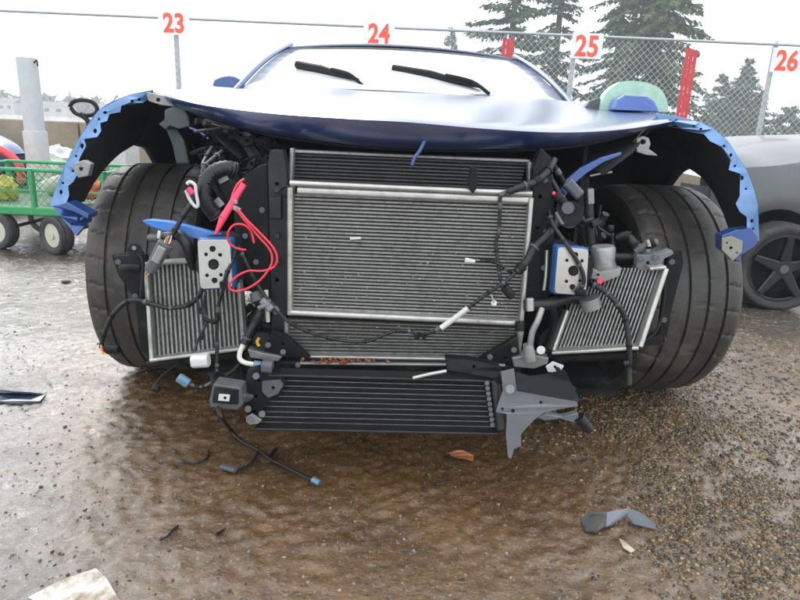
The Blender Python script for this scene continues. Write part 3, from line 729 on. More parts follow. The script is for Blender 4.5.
# hoses, looms, connectors: left of the radiator
tb('corrugated_hose', [(236,170,1.50),(226,168,1.49),(214,172,1.48),(206,182,1.47),(204,195,1.465),(209,207,1.47),(216,216,1.48)], .019, M_rub, car, n=14, ribs=.12, smooth=6)
MB().beam(P(222,172,1.53), P(240,202,1.53), .075, .07).build('fluid_reservoir', M_black, car, bevel=.008)
MB().beam(P(219,182,1.49), P(228,177,1.49), .012, .003).build('foil_label', M_cast, car)
MB().beam(P(216,199,1.485), P(222,206,1.485), .016, .003).build('foil_label', M_cast, car)
tb('wiring_harness', [(222,152,1.56),(212,160,1.52),(204,168,1.49),(201,182,1.46),(194,199,1.44),(183,216,1.43),(174,232,1.42),(168,240,1.41)], .0065, M_rub, car, n=8, ribs=.15, smooth=6)
tb('wiring_harness', [(212,148,1.58),(206,158,1.54),(203,166,1.5),(207,176,1.49),(218,166,1.49)], .006, M_rub, car, ribs=.1, smooth=5)
tb('wire_loop', [(187,184,1.43),(190,182,1.43),(195,185,1.43),(196,193,1.43),(198,204,1.43),(196,207,1.43),(190,200,1.43),(186,190,1.43)], .004, M_white, car)
MB().beam(P(188,188,1.425), P(193,194,1.425), .012, .01).build('white_connector', M_pink, car, bevel=.002)
cn = MB().beam(P(166,243,1.40), P(150,271,1.40), .036, .025, .026).build('loom_connector', M_grey, car, bevel=.003)
MB().beam(P(163,247,1.388), P(155,262,1.388), .020, .01).build('connector_latch', M_cast, cn, bevel=.002)
for k, (cc, dx) in enumerate(((M_yel, 0), (M_cyan, 2), (M_pink, 4), (M_white, 5))):
    tb('wire', [(164+dx,244,1.395),(166+dx,239,1.40),(169+dx*.5,236,1.40)], .0014, cc, cn, n=5)
    tb('wire', [(147+dx*.9,270,1.395),(145+dx*.7,274,1.40),(146,277,1.40)], .0013, cc, cn, n=5)
tb('coolant_hose', [(171,234,1.45),(180,236,1.44),(187,245,1.43),(191,258,1.44),(194,266,1.46)], .013, M_rub, car, n=12)
tb('coolant_elbow', [(150,238,1.46),(158,238,1.45),(166,236,1.44),(174,236,1.44)], .010, M_grey, car, n=12)
tb('hose_clamp', [(160,231,1.43),(159,238,1.425),(161,244,1.43)], .005, M_alu, car, smooth=2)
MB().cyl(P(135,250,1.44), P(135,250,1.47), .016).build('washer_bolt', M_black, car, smooth=True)
MB().cyl(P(134,248,1.43), P(134,248,1.45), .005).build('washer_bolt', M_lgrey, car, smooth=True)
tb('bonnet_rod', [(138,254,1.44),(143,262,1.43),(142,290,1.42),(141,300,1.42),(150,305,1.42)], .004, M_black, car)
tb('wiring_harness', [(101,348,1.42),(104,334,1.42),(112,316,1.42),(125,303,1.42),(137,300,1.415),(152,304,1.41),(170,308,1.405),(188,305,1.40),(199,296,1.39),(202,288,1.39)], .0055, M_rub, car, smooth=5)
o = MB().beam(P(104,350,1.42), P(119,350,1.42), .020, .02).build('small_connector', M_black, car, bevel=.003)
tb('wire', [(101,345,1.415),(102,351,1.41),(106,354,1.41)], .002, M_yel, o, n=5); tb('wire', [(102,347,1.41),(103,354,1.41)], .0022, M_pink, o, n=5)
tb('wiring_harness', [(236,248,1.39),(232,262,1.38),(226,275,1.37),(223,290,1.37),(219,303,1.375),(217,325,1.38),(217,350,1.38),(217,374,1.37)], .0045, M_rub, car, smooth=5)
tb('wiring_harness', [(197,296,1.38),(200,310,1.38),(206,315,1.38),(205,325,1.38),(199,338,1.38),(194,352,1.37)], .003, M_rub, car)
tb('wiring_harness', [(206,292,1.38),(204,305,1.38),(207,318,1.38),(203,332,1.375),(201,340,1.375)], .003, M_rub, car)
tb('wiring_harness', [(203,318,1.375),(213,322,1.37),(219,318,1.37)], .005, M_black, car)
pl('cable_tie', [(219,282),(226,281),(227,288),(220,289)], 1.365, .008, M_black, car)
o = MB().beam(P(192,361,1.36), P(209,360,1.36), .032, .03).build('white_connector', M_white, car, bevel=.003)
o = MB().beam(P(178,377,1.35), P(189,384,1.35), .022, .02).build('pale_blue_connector', M_cyan, car, bevel=.003)
tb('wiring_harness', [(190,384,1.35),(198,387,1.34),(207,385,1.34),(215,379,1.35),(217,370,1.36)], .004, M_grey, car)
tb('wiring_harness', [(217,374,1.35),(213,376,1.35),(216,395,1.30)], .007, M_black, car)
tb('duct_stay', [(154,391,1.36),(157,382,1.37),(168,371,1.40),(184,358,1.44)], .004, M_black, car); MB().cyl(P(155,391,1.35), P(157,386,1.36), .010).build('stay_foot', M_black, car)
tb('refrigerant_hose', [(263,305,1.42),(256,320,1.40),(248,335,1.39),(244,344,1.385)], .009, M_rub, car, n=10)
tb('refrigerant_pipe', [(244,343,1.385),(240,352,1.38),(240,359,1.375),(246,363,1.37),(256,364.5,1.37)], .006, mat('cream_pipe', (.66,.66,.55), .35), car, n=10)
MB().cyl(P(254,364.5,1.37), P(261,365.5,1.37), .010).build('pipe_fitting', M_cyan, car, smooth=True)
tb('wiring_harness', [(238,246,1.40),(246,262,1.40),(257,284,1.40),(268,300,1.395),(280,314,1.39)], .005, M_rub, car)
MB().beam(P(262,300,1.39), P(272,310,1.38), .018, .016).beam(P(258,308,1.38), P(270,304,1.38), .01, .01).build('grey_clip', M_lgrey, car, bevel=.002)
MB().cyl(P(257,293,1.42), P(259,302,1.41), .018).build('hose_union', M_grey, car, smooth=True)
MB().beam(P(266,290,1.43), P(268,322,1.43), .010, .01).build('frame_stay', mat('cream_pipe', (.66,.66,.55)), car, bevel=.002)
o = MB().cyl(P(262,341,1.44), P(262,341,1.47), .022).build('cooling_pump', M_black, car, smooth=True); tb('wire', [(259,338,1.43),(257,342,1.43),(259,346,1.43)], .004, M_yel, o)
tb('front_harness', [(272,302,1.395),(284,318,1.39),(300,328,1.39),(318,335,1.39),(345,341,1.39),(368,341,1.39),(392,332,1.39),(408,331,1.39),(420,335,1.385),(432,332,1.38),(441,327,1.38)], .0045, M_rub, car, ribs=.15, smooth=8)
tb('cable_sleeve', [(441,328,1.377),(455,318,1.377),(468,308,1.377)], .007, M_white, car, smooth=2)
tb('front_harness', [(467,309,1.38),(480,299,1.38),(494,289,1.385),(506,281,1.39),(516,272,1.40)], .0045, M_rub, car, smooth=5)
MB().beam(P(420,333,1.37), P(416,339,1.37), .010, .01).beam(P(420,333,1.37), P(425,339,1.37), .006, .008).build('loom_clip', M_black, car)
tb('front_harness', [(516,272,1.40),(526,262,1.41),(534,248,1.42),(546,236,1.43),(556,222,1.45),(560,205,1.47)], .010, M_rub, car, n=10, ribs=.12, smooth=6)
tb('front_harness', [(480,261,1.40),(488,261,1.40),(497,263,1.40),(506,269,1.40),(514,275,1.41)], .004, M_rub, car)
MB().beam(P(465,260,1.40), P(475,261.5,1.40), .012, .01, .008).build('connector_tip', M_white, car, bevel=.002)
tb('front_harness', [(554,160,1.50),(547,172,1.46),(535,182,1.44),(521,187,1.43),(508,192,1.43)], .009, M_rub, car, n=10, ribs=.1, smooth=6)
tb('front_harness', [(509,191,1.43),(501,196,1.43),(500,210,1.43),(499,230,1.43),(496,244,1.43),(498,262,1.42),(501,280,1.41),(508,287,1.41)], .0042, M_rub, car, smooth=6)
MB().beam(P(504,287,1.40), P(513,297,1.40), .022, .018).build('small_connector', M_black, car, bevel=.003)
o = MB().cyl(P(494,303,1.395), P(494,303,1.40), .007, n=12).beam(P(494,302,1.395), P(491,294,1.395), .004, .003).build('ring_terminal', M_alu, car)

# right of the radiator
tb('wiring_harness', [(541,150,1.52),(546,165,1.49),(552,180,1.47),(562,196,1.45),(570,208,1.45)], .005, M_rub, car)
tb('wiring_harness', [(548,158,1.5),(558,172,1.5),(566,186,1.5),(576,200,1.5)], .006, M_black, car)
MB().beam(P(567,182,1.46), P(580,196,1.46), .026, .02).build('grey_connector', M_grey, car, bevel=.003)
MB().beam(P(555,194,1.44), P(566,205,1.44), .020, .02).build('small_connector', M_black, car, bevel=.003)
MB().cyl(P(554,193,1.43), P(554,193,1.44), .004).build('red_cap', M_pink, car)
o = MB().cyl(P(570,214,1.44), P(570,214,1.50), .030, n=24).build('horn', M_black, car, smooth=True)
MB().cyl(P(568,208,1.425), P(568,208,1.44), .014, n=16).build('horn_hub', M_grey, o, smooth=True)
tb('horn_ring', [(556,212,1.45),(562,223,1.445),(572,226,1.445),(577,218,1.45)], .005, M_lgrey, o)
tb('support_rod', [(588,188,1.56),(589,210,1.55),(591,245,1.54)], .011, M_charc, car, n=12)
MB().beam(P(590.5,189,1.535), P(591,204,1.535), .016, .006).build('foil_label', M_cast, car, bevel=.001)
pl('blue_brace', [(560,190),(566,180),(580,168),(600,158),(622,152),(621,155),(604,162),(586,174),(572,186),(566,196)], [1.55]*10, .015, M_blue, car, (), .002)
tb('wiring_harness', [(549,212,1.45),(553,224,1.42),(562,238,1.40),(571,251,1.385),(580,266,1.382),(584,280,1.382),(580,292,1.385)], .0048, M_rub, car, smooth=5)
MB().beam(P(575,292,1.38), P(586,293,1.38), .016, .012).build('loom_clip', M_black, car, bevel=.002)
rs = MB().tube([P(603,246,1.48), P(603,249,1.48), P(603,262,1.48), P(604,268,1.48), P(604,274,1.48)], [.026,.030,.028,.030,.022], n=20, smooth=1).build('fluid_pot', M_cast, car, smooth=True)
pl('pot_foot', [(590,268),(600,272),(614,270),(622,268),(620,276),(604,282),(590,278)], 1.44, .03, M_cast, rs, [(598,275,1.4)], .002)
MB().cyl(P(600,281,1.43), P(600,281,1.44), .007).build('red_cap', M_pink, rs)
tb('breather_hose', [(617,238,1.50),(626,236,1.49),(635,245,1.48),(638,257,1.475),(634,269,1.475),(624,278,1.475),(616,276,1.48)], .010, M_rub, car, n=10, smooth=6)
tb('breather_hose', [(636,252,1.47),(642,248,1.465),(650,244,1.46),(657,243,1.46)], .010, M_grey, car, n=10)
tb('hose_clamp', [(647,240,1.45),(649,246,1.448),(648,251,1.45)], .005, M_alu, car)
pl('mount_bracket', [(637,255),(662,254),(672,250),(674,254),(664,259),(660,269),(642,271),(637,268)], 1.45, .03, M_lgrey, car, [(648,263,1.8)], .002)
MB().beam(P(648,268,1.43), P(664,266.5,1.43), .008, .03).build('bracket_lip', M_alu, car, bevel=.001)
tb('support_rod', [(612,230,1.52),(613,245,1.50),(614,262,1.5)], .004, M_charc, car); MB().cyl(P(608,229,1.50), P(613,229,1.50), .010).build('rod_cap', M_black, car, smooth=True)
MB().beam(P(598,256,1.49), P(640,257,1.48), .016, .02).build('cross_stay', M_charc, car, bevel=.002)
tb('drain_hose', [(590,284,1.42),(600,288,1.40),(610,296,1.39),(620,308,1.38),(626,322,1.38),(629,345,1.37),(629,368,1.37),(629,385,1.36)], .0065, M_rub, car, n=10, smooth=6)
MB().cyl(P(624,364,1.37), P(629,362,1.37), .007).build('hose_barb', M_charc, car)
tb('coolant_hose', [(524,306,1.42),(534,305,1.42),(548,304,1.42),(560,300,1.43),(572,298,1.45),(584,300,1.47)], .014, M_rub, car, n=12)
MB().beam(P(530,298,1.405), P(530,311,1.405), .018, .012).build('hose_clamp', M_alu, car, bevel=.002)
tb('silver_pipe', [(547,250,1.46),(546,275,1.45),(544,290,1.45)], .005, M_alu, car)
tb('silver_pipe', [(542,308,1.41),(538,320,1.40),(532,333,1.40),(530,348,1.40)], .0075, M_cast, car, n=12)
MB().cyl(P(528,344,1.40), P(530,360,1.40), .012, .016).build('pipe_union', M_cast, car, smooth=True)
MB().cyl(P(541,350,1.40), P(541,350,1.42), .010).build('bolt', M_alu, car, smooth=True)
tb('coolant_hose', [(548,298,1.5),(556,320,1.5),(552,340,1.49),(545,352,1.48)], .016, M_black, car, n=12)
MB().cyl(P(589,298,1.44), P(592,308,1.44), .024).build('tow_socket', M_cast, car, smooth=True)
MB().cyl(P(520,322,1.42), P(520,330,1.42), .012).build('rubber_mount', M_rub, car, smooth=True)
for x, y, d in ((545,180,1.455),(546,232,1.455),(544,268,1.455),(275,206,1.458),(276,312,1.458),(268,345,1.42),(283,352,1.42),(490,357,1.42),(514,350,1.42),(641,259,1.44),(656,258,1.44),(256,262,1.468),(262,210,1.468),(245,236,1.468),(118,262,1.462),(135,296,1.482),(672,262,1.462),(664,320,1.462),(298,365,1.42),(470,369,1.42)):
    bo_ = MB().cyl(P(x,y,d), P(x,y,d+.012), .0075, n=6).cyl(P(x,y,d-.002), P(x,y,d+.001), .0045, n=10).build('bolt', M_grey, car)
# headlight brackets and clutter under the hood corners
pl('headlight_bracket', [(164,110),(172,107),(184,108),(188,116),(190,126),(178,129),(170,126),(165,130),(158,124),(164,120)], 1.78, .05, mat('olive_grey_plastic', (.055,.075,.075), .5, 0, .2, 10), car, (), .004)
pl('headlight_stay', [(165,128),(176,128),(184,140),(189,164),(176,164),(172,145)], 1.82, .02, MATS['olive_grey_plastic'], car, (), .004)
tb('blue_pipe', [(190,128,1.76),(200,132,1.74),(209,139,1.72)], .004, M_blue, car)
pl('lamp_hinge', [(637,138),(643,136),(649,138),(651,144),(649,149),(655,153),(658,156),(646,155),(637,152),(636,146)], 1.76, .02, M_cast, car, [(643,142,2.6)], .002)
tb('thin_rod', [(633,142,1.77),(640,134,1.75),(646,128,1.74)], .002, M_cast, car); tb('thin_rod', [(590,176,1.66),(600,174,1.66),(612,172,1.66)], .003, M_cast, car)
rr = random.Random(21)
for k in range(74):      # black looms and brackets deep in the left bay
    x, y = rr.uniform(190, 268), rr.uniform(114, 176); Yq = rr.uniform(1.60, 1.85)
    a = rr.uniform(-.9, 1.4); l = rr.uniform(10, 34)
    w3 = [(x, y, Yq), (x+l*.5*math.cos(a)+rr.uniform(-4, 4), y+l*.5*math.sin(a), Yq+rr.uniform(-.03, .03)), (x+l*math.cos(a), y+l*math.sin(a)*.8, Yq)]
    w3 = [(p_[0], max(p_[1], 122+(p_[0]-205)*.30), p_[2]) for p_ in w3]     # stays under the hood lip
    tb('bay_wire', w3, rr.choice([.0025, .003, .004, .006, .009]), rr.choice([M_black, M_rub, M_charc]), car, n=6)
for k in range(14):
    x, y = rr.uniform(200, 268), rr.uniform(128, 172); Yq = rr.uniform(1.60, 1.80); w = rr.uniform(6, 15); h = rr.uniform(4, 12); s_ = rr.uniform(-3, 6)
    pl('bay_bracket', [(x, y), (x+w, y+s_), (x+w-1, y+h+s_), (x+w*.4, y+h+s_+3), (x-2, y+h)], Yq, .02, rr.choice([M_charc, M_black, M_black]), car, [(x+w*.45, y+h*.5+s_*.5, 1.6)] if h > 7 else (), .002)
for k in range(8): # slatted duct on the left of the radiator
    tb('duct_slat', [(222+k*4, 128+k*1.5, 1.66), (240+k*3, 142+k*2.2, 1.66), (252+k*2.2, 160+k*1.2, 1.66)], .004, M_charc, car, n=5)
for k in range(44):
    x, y = rr.uniform(548, 606), rr.uniform(196, 300); Yq = rr.uniform(1.52, 1.66)
    a = rr.uniform(0, 3.1); l = rr.uniform(10, 30)
    tb('bay_wire', [(x, y, Yq), (x+l*.5*math.cos(a)+rr.uniform(-4, 4), y+l*.5*math.sin(a), Yq+rr.uniform(-.03, .03)), (x+l*math.cos(a), y+l*math.sin(a)*.8, Yq)], rr.choice([.003, .004, .006, .01]), rr.choice([M_black, M_rub, M_charc]), car, n=6)
for k in range(20):
    x, y = rr.uniform(238, 268), rr.uniform(300, 372); Yq = rr.uniform(1.45, 1.52); a = rr.uniform(0, 3.1); l = rr.uniform(8, 22)
    tb('bay_wire', [(x, y, Yq), (x+l*.5*math.cos(a)+rr.uniform(-3, 3), y+l*.5*math.sin(a), Yq), (x+l*math.cos(a), y+l*math.sin(a)*.8, Yq)], rr.choice([.004, .006, .01]), rr.choice([M_black, M_rub, M_charc]), car, n=6)

# loom hanging to the ground from the sensor box
def G(px, py, dz=.0):
    p = PG(px, py, 0); z = float(ground_z(p.x, p.y)); p = PG(px, py, z+dz); return p
gh = MB().tube([P(218,408,1.27), P(222,418,1.22), G(229,428,.03), G(240,440,.012), G(258,450,.010), G(270,459,.010), G(288,468,.010), G(304,476,.010), G(316,481,.010)], .0048, ribs=.1, smooth=6).build('trailing_harness', M_rub, car, smooth=True)
MB().tube([G(258,452,.010), G(254,460,.010), G(247,467,.008), G(236,470,.008)], .004).build('harness_branch', M_rub, gh, smooth=True)
MB().beam(G(236,470,.010), G(222,466,.010), .018, .012, up=Vector((0,0,1))).build('harness_connector', M_grey, gh, bevel=.002)
MB().beam(G(312,479,.012), G(319,483,.012), .014, .012, up=Vector((0,0,1))).build('harness_connector', M_cyan, gh, bevel=.002)
MB().tube([G(270,458,.010), G(273,452,.014), G(277,449,.014)], .005).build('harness_branch', M_black, gh)

# ------------------------------------------------------------------ background: fence
FY = 7.0
fz = P(400, 28, FY).z
fence = empty('chain_link_fence', (0, FY, 0), 'chain link fence with grey top rail behind the wrecked car', 'fence')
M_galv = mat('galvanised_steel', (.40, .42, .44), .45, .5, .12, 20)
M_wire = mat('galvanised_wire', (.62, .64, .65), .5, .2, .1, 20)
MB().tube([(-11, FY, fz), (11.5, FY, fz)], .015, n=10, smooth=1).build('top_rail', M_galv, fence, smooth=True)
post_px = [176, 379, 583, 775]
px_x = [P(x, 60, FY).x for x in post_px]
sp_ = (px_x[-1]-px_x[0])/3
xs_post = [px_x[0]+sp_*k for k in range(-3, 7)]
for x in xs_post:
    p = MB().cyl((x, FY+.045, -.1), (x, FY+.045, fz+.02), .027, n=12).build('fence_post', M_galv, fence, smooth=True)
    MB().cyl((x, FY+.045, fz+.02), (x, FY+.045, fz+.05), .030, .012, n=12).build('post_cap', M_galv, p, smooth=True)
xa, xb, zb = -11, 11.5, .02; hgt = fz - zb; pit = .034
wv = []; wf = []
def wire(a, b, r=.0016):
    k = len(wv); d = (b-a).normalized(); u = Vector((0, 1, 0)); w = d.cross(u)
    for p in (a, b):
        wv.extend([p+u*r, p+w*r, p-u*r, p-w*r])
    for i in range(4): wf.append((k+i, k+(i+1) % 4, k+4+(i+1) % 4, k+4+i))
x = xa; ph = 0
while x < xb:
    ph ^= 1
    # zig-zag strands woven along the height, one per column of diamonds
    n = int(hgt/(pit*1.0)); pts = []
    for i in range(n+1):
        pts.append(Vector((x + (pit*.5 if i % 2 == ph else -pit*.5), FY + (.002 if i % 2 == ph else -.002), zb + hgt*i/n)))
    for i in range(n): wire(pts[i], pts[i+1])
    x += pit
wm = MB(); wm.v = wv; wm.f = wf
wo_ = wm.build('wire_mesh', M_wire, fence, fixn=False); wo_['kind'] = 'stuff'
M_slat = mat('red_slat', (.55, .04, .05), .5, 0, .1, 20)
for x0_, ytop in ((504.5, 36), (508.5, 36), (512.5, 36), (688, 45), (692, 46), (696, 47)):
    a = P(x0_, ytop+4, FY-.012)
    MB().box((a.x, FY-.0135, (a.z+.1)/2+.02), (.038, .004, a.z-.12)).build('privacy_slat', M_slat, fence)
# number signs
M_sign = mat('sign_white', (.80, .80, .79), .5, 0, .04, 10)
M_num = mat('sign_red', (.80, .10, .045), .5, 0, .1, 10)
for k, (num, cx, cy, h) in enumerate((('23', 174, 23, 18), ('24', 379, 33.5, 18), ('25', 587, 46, 20), ('26', 787, 60.5, 19))):
    c = P(cx, cy, FY-.045); sc = 620/(FY*.962-.3)
    wS = 31/sc; hS = (h+4)/sc
    sg = empty('number_sign', c, {'23': 'white sign reading 23, leftmost on the fence top rail', '24': 'white sign reading 24 above the roof of the blue coupe', '25': 'white sign reading 25 in front of the tall firs', '26': 'white sign reading 26 above the silver grey car at the right edge'}[num], 'sign', 'numbered bay signs on the fence')
    MB().box(c, (wS, .006, hS)).build('sign_plate', M_sign, sg, bevel=.001)
    cu = bpy.data.curves.new('number', 'FONT'); cu.body = num; cu.size = h/sc*1.36; cu.extrude = .001; cu.offset = .0080; cu.align_x = 'CENTER'; cu.align_y = 'CENTER'
    cu.space_character = 1.05
    t = bpy.data.objects.new('tmp', cu); COL.objects.link(t)
    dg = bpy.context.evaluated_depsgraph_get(); tm = bpy.data.meshes.new_from_object(t.evaluated_get(dg)); bpy.data.objects.remove(t)
    tm.materials.clear(); tm.materials.append(M_num)
    zc = [v.co.y for v in tm.vertices]; mid = (max(zc)+min(zc))/2
    tm.transform(Matrix.Translation((c.x, c.y-.0045, c.z)) @ Matrix.Rotation(R(90), 4, 'X') @ Matrix.Scale(.86, 4, (1, 0, 0)) @ Matrix.Translation((0, -mid, 0)))
    to = bpy.data.objects.new('number', tm); COL.objects.link(to); setparent(to, sg)

# concrete wall in front of the fence
M_conc = mat('tan_concrete', (.34, .28, .20), .8, 0, .15, 3, bump=.4, dirt=(.20, .15, .10), dirtamt=.5, dscale=2)
wall = empty('concrete_wall', (0, 6.5, 0), 'long low tan concrete wall in front of the chain link fence', 'wall')
wt = P(60, 121, 6.5).z
for k in range(-4, 5):
    pv = MB().box((k*2.4+.3, 6.5+.01*(k % 2), wt/2-.06), (2.385, .18, wt+.12)).build('wall_section', M_conc, wall, bevel=.012)

# white bollard post
bo = empty('bollard', P(28, 190, 4.9), 'tall post left of the wrecked car, grey above and white below', 'post')
bt, bm2 = P(25, 56, 4.9), P(27, 131, 4.9)
bo.location = (bt.x+.01, 4.9, 0)
MB().cyl((bt.x+.01, 4.9, bm2.z), (bt.x+.01, 4.9, bt.z-.012), .072, n=24).build('upper_sleeve', mat('pale_grey_paint', (.52,.54,.55), .5, 0, .06), bo, smooth=True)
MB().cyl((bt.x+.01, 4.9, -.05), (bt.x+.01, 4.9, bm2.z), .084, n=24).build('lower_sleeve', M_white, bo, smooth=True)
MB().cyl((bt.x+.01, 4.9, bt.z-.012), (bt.x+.01, 4.9, bt.z), .072, .04, n=24).build('post_cap', MATS['pale_grey_paint'], bo, smooth=True)
MB().tube([(bt.x+.07, 4.88, bt.z-.05), (bt.x+.10, 4.87, bt.z-.03), (bt.x+.105, 4.87, bt.z-.07)], .006).build('post_hook', M_charc, bo)

# green garden cart
CY = 3.72
M_grn = mat('green_paint', (.025, .28, .085), .4, 0, .15, 10, coat=.3)
c0 = G(57, 255)
cart = empty('garden_cart', (-2.4, CY+.2, 0), 'green mesh-sided garden cart with black loop handle and cream wheels, left of the car', 'cart')
def cart_wheel(x, y, r, rz=0):
    z = float(ground_z(x, y)) + r
    vs, fs = tyre_mesh('w', r, .085, r*.62, [-.02, .02], seg=60, lat=20)
    t = MB(); t.add(place(vs, Vector((x, y, z)), rz), fs)
    w = t.build('cart_wheel', mat('cart_tyre', (.04,.04,.042), .6, 0, .2, 20, dirt=(.13,.11,.09), dirtamt=.4), cart, smooth=True)
    d = MB().cyl((-.030, 0, 0), (.030, 0, 0), r*.63, n=28).cyl((-.04, 0, 0), (.04, 0, 0), r*.2, n=12); d.v = place(d.v, Vector((x, y, z)), rz)
    d.build('wheel_disc', mat('cream_disc', (.55,.53,.42), .5, 0, .1), w, smooth=True)
    return z
wA = P(57, 236, CY)
cart_wheel(wA.x, CY, .118, R(62)); cart_wheel(wA.x+.02, CY+.62, .118, R(70))
wB = P(-3, 231, CY)
cart_wheel(wB.x, CY+.02, .118, R(80)); cart_wheel(wB.x-.05, CY+.62, .118, R(85))
zt = P(30, 170, CY).z; zbm = P(30, 211, CY).z; xr_ = P(112, 171, CY+.1).x; xl_ = wB.x-.25; xr2 = P(52, 210, CY).x+.06
for dy in (0, .58):
    MB().beam((xl_, CY+dy, zt), (xr_, CY+dy, zt), .022, .022).build('top_bar', M_grn, cart, bevel=.003)
    MB().beam((xl_, CY+dy, zbm), (xr2, CY+dy, zbm), .055, .03).build('base_bar', M_grn, cart, bevel=.003)
    MB().beam((xl_, CY+dy, (zt+zbm)/2), (xr_, CY+dy, (zt+zbm)/2), .008, .008).build('middle_bar', M_grn, cart)
    for x in (xl_, P(33,190,CY).x, xr_-.01):
        MB().beam((x, CY+dy, zbm-.02), (x, CY+dy, zt+.01), .032, .03, up=Vector((1,0,0))).build('side_post', M_grn, cart, bevel=.003)
    ms = MB(); k = 0; x = xl_
    while x < xr_:
        for sgn in (1, -1):
            x1 = x + sgn*(zt-zbm); x1c = min(max(x1, xl_), xr_); z1 = zbm + abs(x1c-x)
            if abs(x1c-x) > .01: ms.tube([(x, CY+dy-.004*sgn, zbm), (x1c, CY+dy-.004*sgn, z1)], .0018, n=4, smooth=1)
        x += .045
    o = ms.build('side_mesh', M_grn, cart); o['kind'] = 'stuff'
for x in (xl_, xr_):
    MB().beam((x, CY+.011, zt-.002), (x, CY+.569, zt-.002), .022, .022).build('end_bar', M_grn, cart, bevel=.003)
MB().box(((xl_+xr_)/2, CY+.29, zbm+.02), (xr_-xl_-.04, .54, .01)).build('tray', mat('tray_mesh', (.06,.10,.07), .6), cart)
for q_ in (wA, wB): MB().beam((q_.x, CY, q_.z), (q_.x, CY+.62, q_.z), .02, .02).build('axle', M_charc, cart)
MB().beam((wA.x, CY+.05, wA.z), (wA.x-.04, CY+.05, zbm), .03, .03).build('fork', M_grn, cart, bevel=.003)
# pull handle
hb = [P(70,107,CY), P(73,102,CY), P(82,100,CY), P(92,102,CY), P(97,108,CY), P(95,114,CY), P(85,115.5,CY), P(76,113.5,CY), P(71,108,CY)]
hd = MB().tube(hb, .012, n=10, smooth=4).build('pull_handle', M_black, cart, smooth=True)
MB().tube([P(83,114,CY), P(88,122,CY), P(93,140,CY), P(99,163,CY), P(104,172,CY+.05), P(100,200,CY+.1)], [.014]*30, n=8, smooth=1).build('handle_shaft', M_charc, hd, smooth=True)
MB().beam(P(80,114,CY-.01), P(90,122,CY-.01), .03, .03, .016).build('handle_grip', M_black, hd, bevel=.004)
# load in the cart
o = MB().tube([P(47,189,CY+.2), P(60,184,CY+.22), P(84,180,CY+.25)], .055, n=18, smooth=3).build('rolled_sack', mat('pale_sack', (.45,.43,.38), .8, 0, .2, 8, bump=.5), None, smooth=True)
tag(o, 'pale rolled sack lying in the green cart', 'sack')
def rag(name, px, Y, m, seed, label, cat, amp=.02):
    rg = random.Random(seed); c = P(px[0], px[1], Y); mb = MB(); rows = []
    for i in range(11):
        a = i/10*math.pi; row = []
        for j in range(17):
            b = j/16*2*math.pi; r = 1 + rg.uniform(-.22, .22) if 0 < j < 16 else 1
            row.append(c + Vector((px[2]*math.sin(a)*math.cos(b)*r, px[2]*.8*math.sin(a)*math.sin(b)*r, px[3]*math.cos(a)*r)))
        row[-1] = row[0]; rows.append(row)
    return tag(mb.grid(rows).build(name, m, None, smooth=False), label, cat)
rag('cloth_bundle', (92, 190, .085, .06), CY+.25, mat('orange_cloth', (.55,.13,.05), .8, 0, .4, 25), 3, 'crumpled orange bundle at the right end of the green cart', 'bundle')
rag('canister', (6, 190, .075, .085), CY+.25, mat('yellow_plastic', (.42,.36,.05), .5, 0, .2, 12), 5, 'yellow plastic lump at the left end of the green cart', 'container')

# small blue car with red bar behind the cart
bc = empty('parked_car', (-3.9, 5.6, 0), 'dark blue car parked beyond the green cart, far left', 'car')
def simple_car(root, paint, glass, org, ang, L=4.2, W=1.72, H=1.42, sc=1.0):
    Mx = Matrix.Translation(org) @ Matrix.Rotation(ang, 4, 'Z') @ Matrix.Scale(sc, 4)
    st = [(0.0, .80, .40, .62), (.10, .90, .22, .70), (.30, .97, .20, .78), (.9, 1.0, .20, .90), (1.35, 1.0, .2, .97), (2.0, 1.0, .2, .95), (3.4, 1.0, .2, .98), (3.9, .96, .22, .98), (4.2, .86, .35, .85)]
    rows = []
    for x, w, z0, z1 in st:
        hw = W/2*w; zz = z1
        prof = [(-hw*.9, z0), (-hw, z0+.12), (-hw*1.0, z0+.32), (-hw*.985, zz-.14), (-hw*.90, zz-.04), (-hw*.6, zz), (0, zz+.02), (hw*.6, zz), (hw*.90, zz-.04), (hw*.985, zz-.14), (hw, z0+.32), (hw, z0+.12), (hw*.9, z0)]
        rows.append([Mx @ Vector((x-.85, y, z)) for y, z in prof])
    b = MB(); b.grid(rows); b.add(rows[0], [tuple(range(13))]); b.add(rows[-1], [tuple(range(13))])
    body = b.build('body', paint, root, smooth=True, sub=1)
    g = []
    for x, w, z in ((1.15, .84, .93), (1.85, .70, 1.36), (2.3, .68, H), (3.1, .66, H-.02), (3.95, .78, .98)):
        hw = W/2*w; g.append([Mx @ Vector((x-.85, y, zq)) for y, zq in ((-W/2*.88, .92), (-hw, z-.03), (-hw*.8, z), (0, z+.02), (hw*.8, z), (hw, z-.03), (W/2*.88, .92))])
    MB().grid(g).build('cabin_glass', glass, root, smooth=True)
    MB().grid([[Mx @ Vector((x-.85, W/2*.62*u, z+.008-.03*abs(u)**3)) for u in (-1, -.6, 0, .6, 1)] for x, z in ((1.85, 1.385), (2.3, H+.025), (3.1, H), (3.5, H-.16))]).build('roof', paint, root, smooth=True, solid=.02)
    return Mx
M_dblue = mat('dark_blue_paint', (.03,.06,.18), .3, .2, .1, coat=.8)
bc.location = (-4.6, 5.3, 0)
simple_car(bc, M_dblue, mat('car_glass', (.12,.15,.18), .1, 0, .1, coat=1.), Vector((-4.15, 5.35, -.02)), R(152), sc=.80, H=1.3)
for yy in (5.1,):
    cyw = MB().cyl((-3.95, 4.78, .26), (-3.85, 4.62, .26), .25, n=28).build('wheel', M_tyre, bc, smooth=True)
